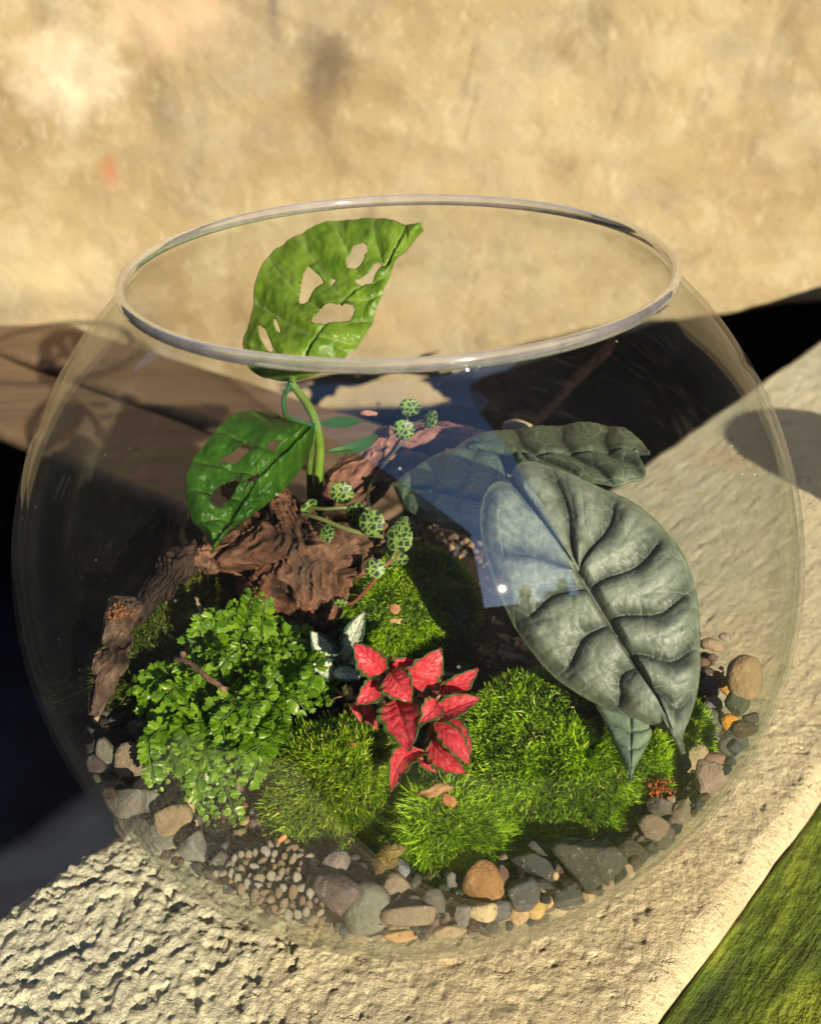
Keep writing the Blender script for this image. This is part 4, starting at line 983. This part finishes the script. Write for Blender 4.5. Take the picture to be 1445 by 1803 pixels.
# ---------------------------------------------------------------- fern
fmat = m_leaf('fern_leaf', .36, .42, (1.3, 1.5, .5), .3, 30, .5, .1, .2)
fern = empty('button_fern', atz(420, 1290, -.40), 'bright green bushy fern with small lobed leaflets on the left of the bowl', 'fern')
def leaflet_mesh(seed):
    r_ = np.random.default_rng(seed); n = 25; th = np.linspace(-2.0, 2.0, n); V = [(0, 0, 0)]
    lob = r_.integers(4, 6)
    for q in (.5, 1.0):
        for a in th:
            rr = (1-.24*abs(math.sin(a*(lob+1)*.62+r_.uniform(0, .3)))**1.5 )*(1-.12*abs(a)/2.3) if q == 1 else 1
            x = .62*q*rr*math.cos(a)+.42*q; y = .46*q*rr*math.sin(a)
            V.append((x, y, .10*math.sin(3*a+seed)*q*q-.10*q*q+.06*abs(math.sin(2.4*a))*q))
    F = [(0, i+1, i+2) for i in range(n-1)]+[(1+i, 1+n+i, 2+n+i, 2+i) for i in range(n-1)]
    c = np.array([(.15, .32, .008), (.22, .42, .015), (.11, .25, .008), (.30, .50, .03)][seed % 4])
    return np.array(V), F, c
LMS = []; LMV = []
for i in range(8):
    V, F, c = leaflet_mesh(i); LMV.append((V, F, c)); LMS.append(mesh_data('leaflet', V*S, F, fmat, col=np.repeat(c[None], len(V), 0)))
NF = [0]
def frond(base, tip, rise, lsize, nl, side_n=None):
    b, t_ = np.array(base, float), np.array(tip, float); m_ = (b+t_)/2+np.array([0, 0, rise]); q = b*.25+t_*.75+np.array([0, 0, rise*.85])
    sb = np.cross(t_-b, [0, 0, 1.])*random.uniform(-.35, .35); m_ = m_+sb*.6; q = q+sb*.9
    line = smooth_line([b, (b+m_)/2+np.array([0, 0, rise*.25]), m_, q, t_], 40)
    V, F = tube(line[::4], [.0035, .0022, .0012], 6)
    fr = mesh('frond', V, F, stm_m, fern, col=np.repeat(np.array([[.12, .24, .03]]), len(V), 0))
    T = np.gradient(line, axis=0); T /= np.linalg.norm(T, axis=1)[:, None]
    Vj, Fj, Cj, off = [], [], [], 0
    for k in range(nl):
        f = .18+.82*k/(nl-1); i = min(39, int(f*39)); sz = lsize*(.55+.6*math.sin(math.pi*min(1, .18+.82*f))**.7)*(1 if f < .95 else .7)
        up = np.array([0, -.35, 1.])-CF*.4; up = up-T[i]*(up@T[i]); up /= np.linalg.norm(up); W = np.cross(T[i], up)
        for sd in ((-1, 1) if f < .98 else (0,)):
            X = W*sd*1.0+T[i]*(.35 if sd else 1.)+up*random.uniform(-.35, .3)+np.array([random.uniform(-.2, .2) for _ in range(3)]); X /= np.linalg.norm(X)
            Z = up+.28*np.array([random.uniform(-1, 1) for _ in range(3)]); Z = Z-X*(Z@X); Z /= np.linalg.norm(Z); Y = np.cross(Z, X)
            s = sz*random.uniform(.85, 1.2); j = random.randrange(8)
            P = line[i]+X*.004
            if np.linalg.norm(P) > .93: P = P*.93/np.linalg.norm(P)
            if NF[0] < 296:
                o = bpy.data.objects.new('leaflet', LMS[j]); COL.objects.link(o); o.parent = fr
                loc = (P+[0, 0, ZC])*S-WP[fr.name]
                M_ = Matrix(((X[0]*s, Y[0]*s, Z[0]*s, loc[0]), (X[1]*s, Y[1]*s, Z[1]*s, loc[1]), (X[2]*s, Y[2]*s, Z[2]*s, loc[2]), (0, 0, 0, 1)))
                o.matrix_local = M_; NF[0] += 1
            else:
                V, F, c = LMV[j]; Vj.append(P+(V[:, 0:1]*X+V[:, 1:2]*Y+V[:, 2:3]*Z)*s); Fj += [tuple(a+off for a in f_) for f_ in F]; off += len(V); Cj.append(np.repeat(c[None], len(V), 0))
    if Vj: mesh('leaflets', np.vstack(Vj), Fj, fmat, fr, col=np.vstack(Cj), kind='stuff')
root = atz(425, 1275, -.40)
FT = [(375, 1090, -.06), (462, 1046, .0), (340, 1110, -.10), (415, 1062, -.04), (500, 1105, -.12), (535, 1120, -.15), (585, 1215, -.20), (560, 1180, -.18), (550, 1265, -.24), (245, 1205, -.20), (250, 1270, -.26),
      (280, 1320, -.27), (275, 1395, -.30), (330, 1400, -.30), (370, 1425, -.33), (430, 1400, -.26), (425, 1465, -.37), (380, 1455, -.37), (490, 1330, -.24), (460, 1350, -.22), (300, 1260, -.18), (350, 1330, -.20),
      (400, 1180, -.10), (450, 1150, -.10), (500, 1210, -.14), (340, 1220, -.16), (390, 1350, -.20), (470, 1270, -.16), (520, 1160, -.12), (310, 1160, -.14), (420, 1230, -.10), (370, 1290, -.14), (360, 1150, -.12), (435, 1110, -.10), (480, 1170, -.12), (540, 1235, -.18), (300, 1370, -.26), (430, 1300, -.14)]
random.seed(11)
order = sorted(FT, key=lambda q: -q[2])
order = order+[(x+random.uniform(-34, 34), y+random.uniform(-34, 26), z-.03+random.uniform(-.03, .05)) for (x, y, z) in order[:] if y < 1420]
for (x, y, z) in order:
    t_ = atz(x, y, z)
    far = np.linalg.norm(t_-root); b = root+np.array([random.uniform(-.05, .05), random.uniform(-.05, .05), .02])+(t_-root)*np.array([.25, .25, 0])
    frond(b, t_, random.uniform(.05, .10)+.05*far, random.uniform(.026, .038), max(12, int(16+far*30)))

# ---------------------------------------------------------------- moss cushions
def m_moss():
    t = NT('moss'); a = t.col()
    return t.pbr(a, .5, None, .35, .22, t.mix(1., a, (1.3, 1.4, .6), 'MULTIPLY'))
mm = m_moss(); mb = m_attr('moss_base', .9, 30, .8)
def cushion(px, py, rx, ry, h, label, count, cols, zb=SOILH, blen=.027, seed=0, rot=0., lean=(0, -.15), square=2.3, extra=()):
    """px,py: picture position of the centre of the cushion's base; rx, ry, h in R"""
    c = atz(px, py, zb); c[2] = float(soil_h(c[0], c[1]))-.02
    rg = np.random.default_rng(seed)
    root = empty('moss_cushion', c, label, 'moss', 'moss cushions')
    cr, sr = math.cos(rot), math.sin(rot)
    def surf(u, v):     # u azimuth, v 0 top .. 1 base
        sv = np.abs(np.sin(v*np.pi/2))**(2/square); cv = np.cos(v*np.pi/2); cv = np.sign(cv)*np.abs(cv)**.9
        lump_ = 1+.10*fbm(np.stack([np.cos(u)*1.6+seed, np.sin(u)*1.6, v*1.4], -1), 3)
        x = rx*sv*np.cos(u)*lump_; y = ry*sv*np.sin(u)*lump_
        z = h*cv*(1+.18*fbm(np.stack([x*6+seed, y*6, 0*x], -1), 3))
        return np.stack([c[0]+cr*x-sr*y, c[1]+sr*x+cr*y, c[2]+z], -1)
    U, V_ = np.meshgrid(np.linspace(0, 2*np.pi, 64, endpoint=False), np.linspace(0.01, 1.08, 30), indexing='ij')
    P = surf(U.T, V_.T); F = grid_faces(30, 64, True)
    Cb = np.array((.02, .03, .006))
    mesh('cushion', P.reshape(-1, 3), F[:, ::-1].copy(), mb, root, col=np.repeat(Cb[None], 30*64, 0))
    # blades: tufts
    nt = int(count*2.2)//7
    u = rg.uniform(0, 2*np.pi, nt); v = np.arccos(1-rg.uniform(0, 1, nt)*1.0)/(np.pi/2)
    e = 1e-3; p = surf(u, v); du = surf(u+e, v)-p; dv = surf(u, v+e)-p; N = np.cross(dv, du); N /= np.linalg.norm(N, axis=1)[:, None]+1e-12
    N = np.where(((p-c)*N).sum(1)[:, None] < 0, -N, N)
    keep = np.linalg.norm(p, axis=1) < .945; p, N = p[keep], N[keep]; nt = len(p)
    clump = fbm(p*9+seed, 3); clump2 = fbm(p*28+seed, 2)
    D0 = N*.8+np.array([lean[0], lean[1], .28])+.34*np.stack([fbm(p*7+seed+k*9, 2) for k in range(3)], -1)+.22*rg.normal(size=(nt, 3)); D0 /= np.linalg.norm(D0, axis=1)[:, None]
    ln_ = blen*(1+.35*clump)*rg.uniform(.7, 1.25, nt)
    K7 = 7; p = np.repeat(p, K7, 0); D = np.repeat(D0, K7, 0); L_ = np.repeat(ln_, K7)*rg.uniform(.5, 1.0, nt*K7)
    A = np.repeat(D0, K7, 0); D = D+.42*rg.normal(size=D.shape); D /= np.linalg.norm(D, axis=1)[:, None]
    p = p+A*(np.repeat(ln_, K7)*rg.uniform(-.1, .55, nt*K7))[:, None]
    W = np.cross(D, rg.normal(size=D.shape)); W /= np.linalg.norm(W, axis=1)[:, None]; w = rg.uniform(.0011, .0021, len(p))[:, None]
    bend = rg.normal(size=D.shape)*.12+np.array([0, 0, -.10])
    p1 = p+D*(L_*.5)[:, None]; p2 = p+(D+bend)*L_[:, None]
    V = np.stack([p-W*w*.6, p+W*w*.6, p1+W*w, p1-W*w, p2], 1)
    nb = len(p); off = (np.arange(nb)*5)[:, None]
    F1 = np.array([[0, 1, 2, 3]])+off; 
    # one quad and one triangle per blade (the triangle as a degenerate-free tri list)
    tri = np.concatenate([np.array([[0, 1, 2]])+off, np.array([[0, 2, 3]])+off, np.array([[3, 2, 4]])+off])
    cl_ = [np.array(q) for q in cols]; k = np.clip(.5+.6*np.repeat(clump, K7)+.45*np.repeat(clump2, K7)+.22*rg.normal(size=nb), 0, 1)[:, None]
    C = cl_[0]*(1-k)+cl_[1]*k; y_ = rg.uniform(0, 1, nb)[:, None] < .07; C = np.where(y_, cl_[2], C)
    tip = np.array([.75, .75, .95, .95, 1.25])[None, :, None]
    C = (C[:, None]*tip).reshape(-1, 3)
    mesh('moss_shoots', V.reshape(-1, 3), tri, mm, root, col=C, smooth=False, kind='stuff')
    return root
G1 = [(.035, .11, .004), (.34, .56, .012), (.55, .62, .12)]
G2 = [(.03, .085, .005), (.29, .46, .012), (.66, .66, .12)]
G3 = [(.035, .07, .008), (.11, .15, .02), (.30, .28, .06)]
cushion(966, 1366, .238, .215, .27, 'largest bright moss cushion, under the big silver leaf', 34000, G1, seed=1, rot=.3)
cushion(1112, 1358, .085, .12, .12, 'low moss cushion showing right of the largest one below the leaf tip', 11000, G1, seed=2)
cushion(1195, 1305, .06, .10, .12, 'small bright moss tuft behind the tip of the big silver leaf', 4500, G1, seed=3)
cushion(592, 1410, .16, .15, .21, 'round darker green moss cushion in the front middle', 19000, G2, seed=4)
cushion(790, 1472, .102, .085, .12, 'smaller spiky bright moss cushion at the front, right of the round one', 11000, G1, seed=5, blen=.050)
cushion(722, 1118, .18, .19, .21, 'back moss cushion sloping down right of the driftwood', 19000, G1, seed=6, rot=-.5)
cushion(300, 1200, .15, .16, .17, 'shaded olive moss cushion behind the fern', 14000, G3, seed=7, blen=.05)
cushion(372, 1100, .09, .08, .20, 'yellowish moss tuft standing against the driftwood', 8000, [(.08, .11, .01), (.24, .26, .03), (.4, .4, .1)], seed=8, blen=.055)

# ---------------------------------------------------------------- small litter
lm = m_attr('dry_leaf', .7, 30, .6, .15)
def flake(name, cat, px, py, w, h, colr, label, z=-.2, d=None, rot=0., seed=0, jag=.3):
    P = atd(px, py, d) if d else atz(px, py, z); k = np.linalg.norm(P-CAM)/FPX; n = 22; rg = np.random.default_rng(seed+int(px))
    th = np.linspace(0, 2*np.pi, n, endpoint=False); r = 1-jag*rg.uniform(0, 1, n); c, s = math.cos(rot), math.sin(rot); V = []
    nz = -CF+.4*np.array([0, 0, 1]); ax = CR*c+CU*s; ay = -CR*s+CU*c
    for q in (.0, .35, .7, 1.):
        for a, rr in zip(th, r):
            x_, y_ = math.cos(a)*rr*q*w/2*k, math.sin(a)*rr*q*h/2*k
            V.append(P+ax*x_+ay*y_-CF*(.25*w*k*(.3*math.sin(3*a+seed)*q*q+.2*math.cos(x_/k/w*6))))
    o = mesh(name, V, [tuple(f) for f in grid_faces(4, n, True)], lm, col=np.repeat(np.array(colr)[None], len(V), 0)); solid(o, .004); tag(o, label, cat); return o
flake('dead_leaf', 'dead leaf', 765, 1392, 74, 20, (.42, .24, .10), 'curled tan dead leaf lying on the front moss below the red plant', d=2.48, rot=.25, seed=1)
flake('dead_leaf', 'dead leaf', 790, 1408, 34, 22, (.40, .17, .06), 'rusty brown scrap under the curled dead leaf on the front moss', d=2.50, rot=-.6, seed=2)
flake('dead_leaf', 'dead leaf', 695, 1072, 24, 20, (.42, .20, .09), 'small square brown scrap on the back moss', d=2.93, seed=3)
flake('dead_leaf', 'dead leaf', 699, 1092, 34, 12, (.52, .36, .16), 'frayed straw coloured scrap on the back moss', d=2.90, seed=4, jag=.6)
flake('dead_leaf', 'dead leaf', 438, 836, 22, 26, (.70, .26, .09), 'orange dead leaf behind the drooping holed leaf', d=3.35, rot=.3, seed=5)
flake('dead_leaf', 'dead leaf', 405, 858, 40, 60, (.55, .22, .09), 'larger orange brown dead leaf seen through the hole of the drooping leaf', d=3.35, rot=.4, seed=6)
flake('dead_leaf', 'dead leaf', 648, 728, 36, 10, (.50, .24, .17), 'pinkish dry scrap lying at the back under the rim', d=3.45, seed=7)
flake('dead_leaf', 'dead leaf', 495, 1478, 26, 9, (.60, .30, .10), 'orange sliver on the cream gravel', z=-.33, rot=.7, seed=8)
flake('dead_leaf', 'dead leaf', 620, 1312, 18, 12, (.40, .16, .06), 'tiny rust scrap on the round front moss', d=2.66, seed=9)
def crumbs(name, cat, px, py, n, spread, size, colr, label, z, d=None):
    P = atd(px, py, d) if d else atz(px, py, z); k = np.linalg.norm(P-CAM)/FPX
    pts = P+rng.normal(size=(n, 3))*spread*k*np.array([1, 1, .6]); cols = [np.array(colr)*rng.uniform(.4, 1.5) for _ in range(n)]
    o = scatter_stuff(name, pts, rng.uniform(.5, 1.3, n)*size*k, cols, am, 1, ang=.8); del o['kind']; tag(o, label, cat); return o
crumbs('rust_crumb_heap', 'bark crumbs', 1158, 1385, 170, 9, 4.5, (.34, .08, .025), 'rusty red crumb heap right of the big moss cushion', -.33)
crumbs('straw_crumb_heap', 'bark crumbs', 862, 1148, 60, 14, 5, (.45, .26, .13), 'tan dry crumbs between the back moss and the silver leaf', -.30)
crumbs('bark_crumb_heap', 'bark crumbs', 208, 1078, 170, 8, 4, (.24, .10, .04), 'orange brown crumbly lump on top of the bark strip', -.3, 2.92)
crumbs('root_crumb_heap', 'bark crumbs', 800, 1350, 50, 14, 4, (.30, .20, .13), 'pale root crumbs at the foot of the red plant', -.36)
def twig(pts, r, colr, label):
    V, F = tube(pts, r, 7); V = V+.0012*rng.normal(size=V.shape); o = mesh('twig', V, F, lm, col=np.repeat(np.array(colr)[None], len(V), 0)); tag(o, label, 'twig'); return o
twig([atd(308, 1162, 2.92), atd(330, 1166, 2.86), atd(360, 1188, 2.78), atd(396, 1215, 2.72)], [.007, .008, .006], (.34, .19, .13), 'pinkish brown dead twig lying across the fern')
twig([atd(322, 1150, 2.90), atd(324, 1162, 2.88), atd(331, 1168, 2.86)], [.008, .006], (.32, .18, .12), 'stub of a brown twig sticking up at the left of the fern')
twig([atd(580, 1238, 2.80), atd(592, 1228, 2.76), atd(612, 1226, 2.74), atd(628, 1232, 2.72)], [.0015, .0015], (.45, .30, .20), 'hair thin arched rootlet left of the red plant')
twig([atd(345, 1052, 3.0), atd(352, 1075, 2.98), atd(358, 1100, 2.96)], [.005, .004], (.40, .28, .16), 'short straw stalk in the yellowish moss')

# unseen post added right of the frame only to shade the far end of the ledge
pp = atz(1400, 840, -.93); pq = pp+np.array([.43, -.9, 0])*1.9; pq[0] += .38
V = []
for k, z in enumerate([-1.1, -.9, -.4, -.1, -.06]):
    r = (.40, .38, .38, .38, .34)[k]
    for a in np.linspace(0, 2*np.pi, 24, endpoint=False): V.append((pq[0]+r*math.cos(a)*(1+.04*math.sin(3*a+k)), pq[1]+r*math.sin(a), z))
F = [tuple(f) for f in grid_faces(5, 24, True)]+[tuple(range(24))[::-1], tuple(range(96, 120))]
tag(mesh('shadow_post', V, F, wood), 'added unseen round post that shades the ledge, past the right edge', 'post')
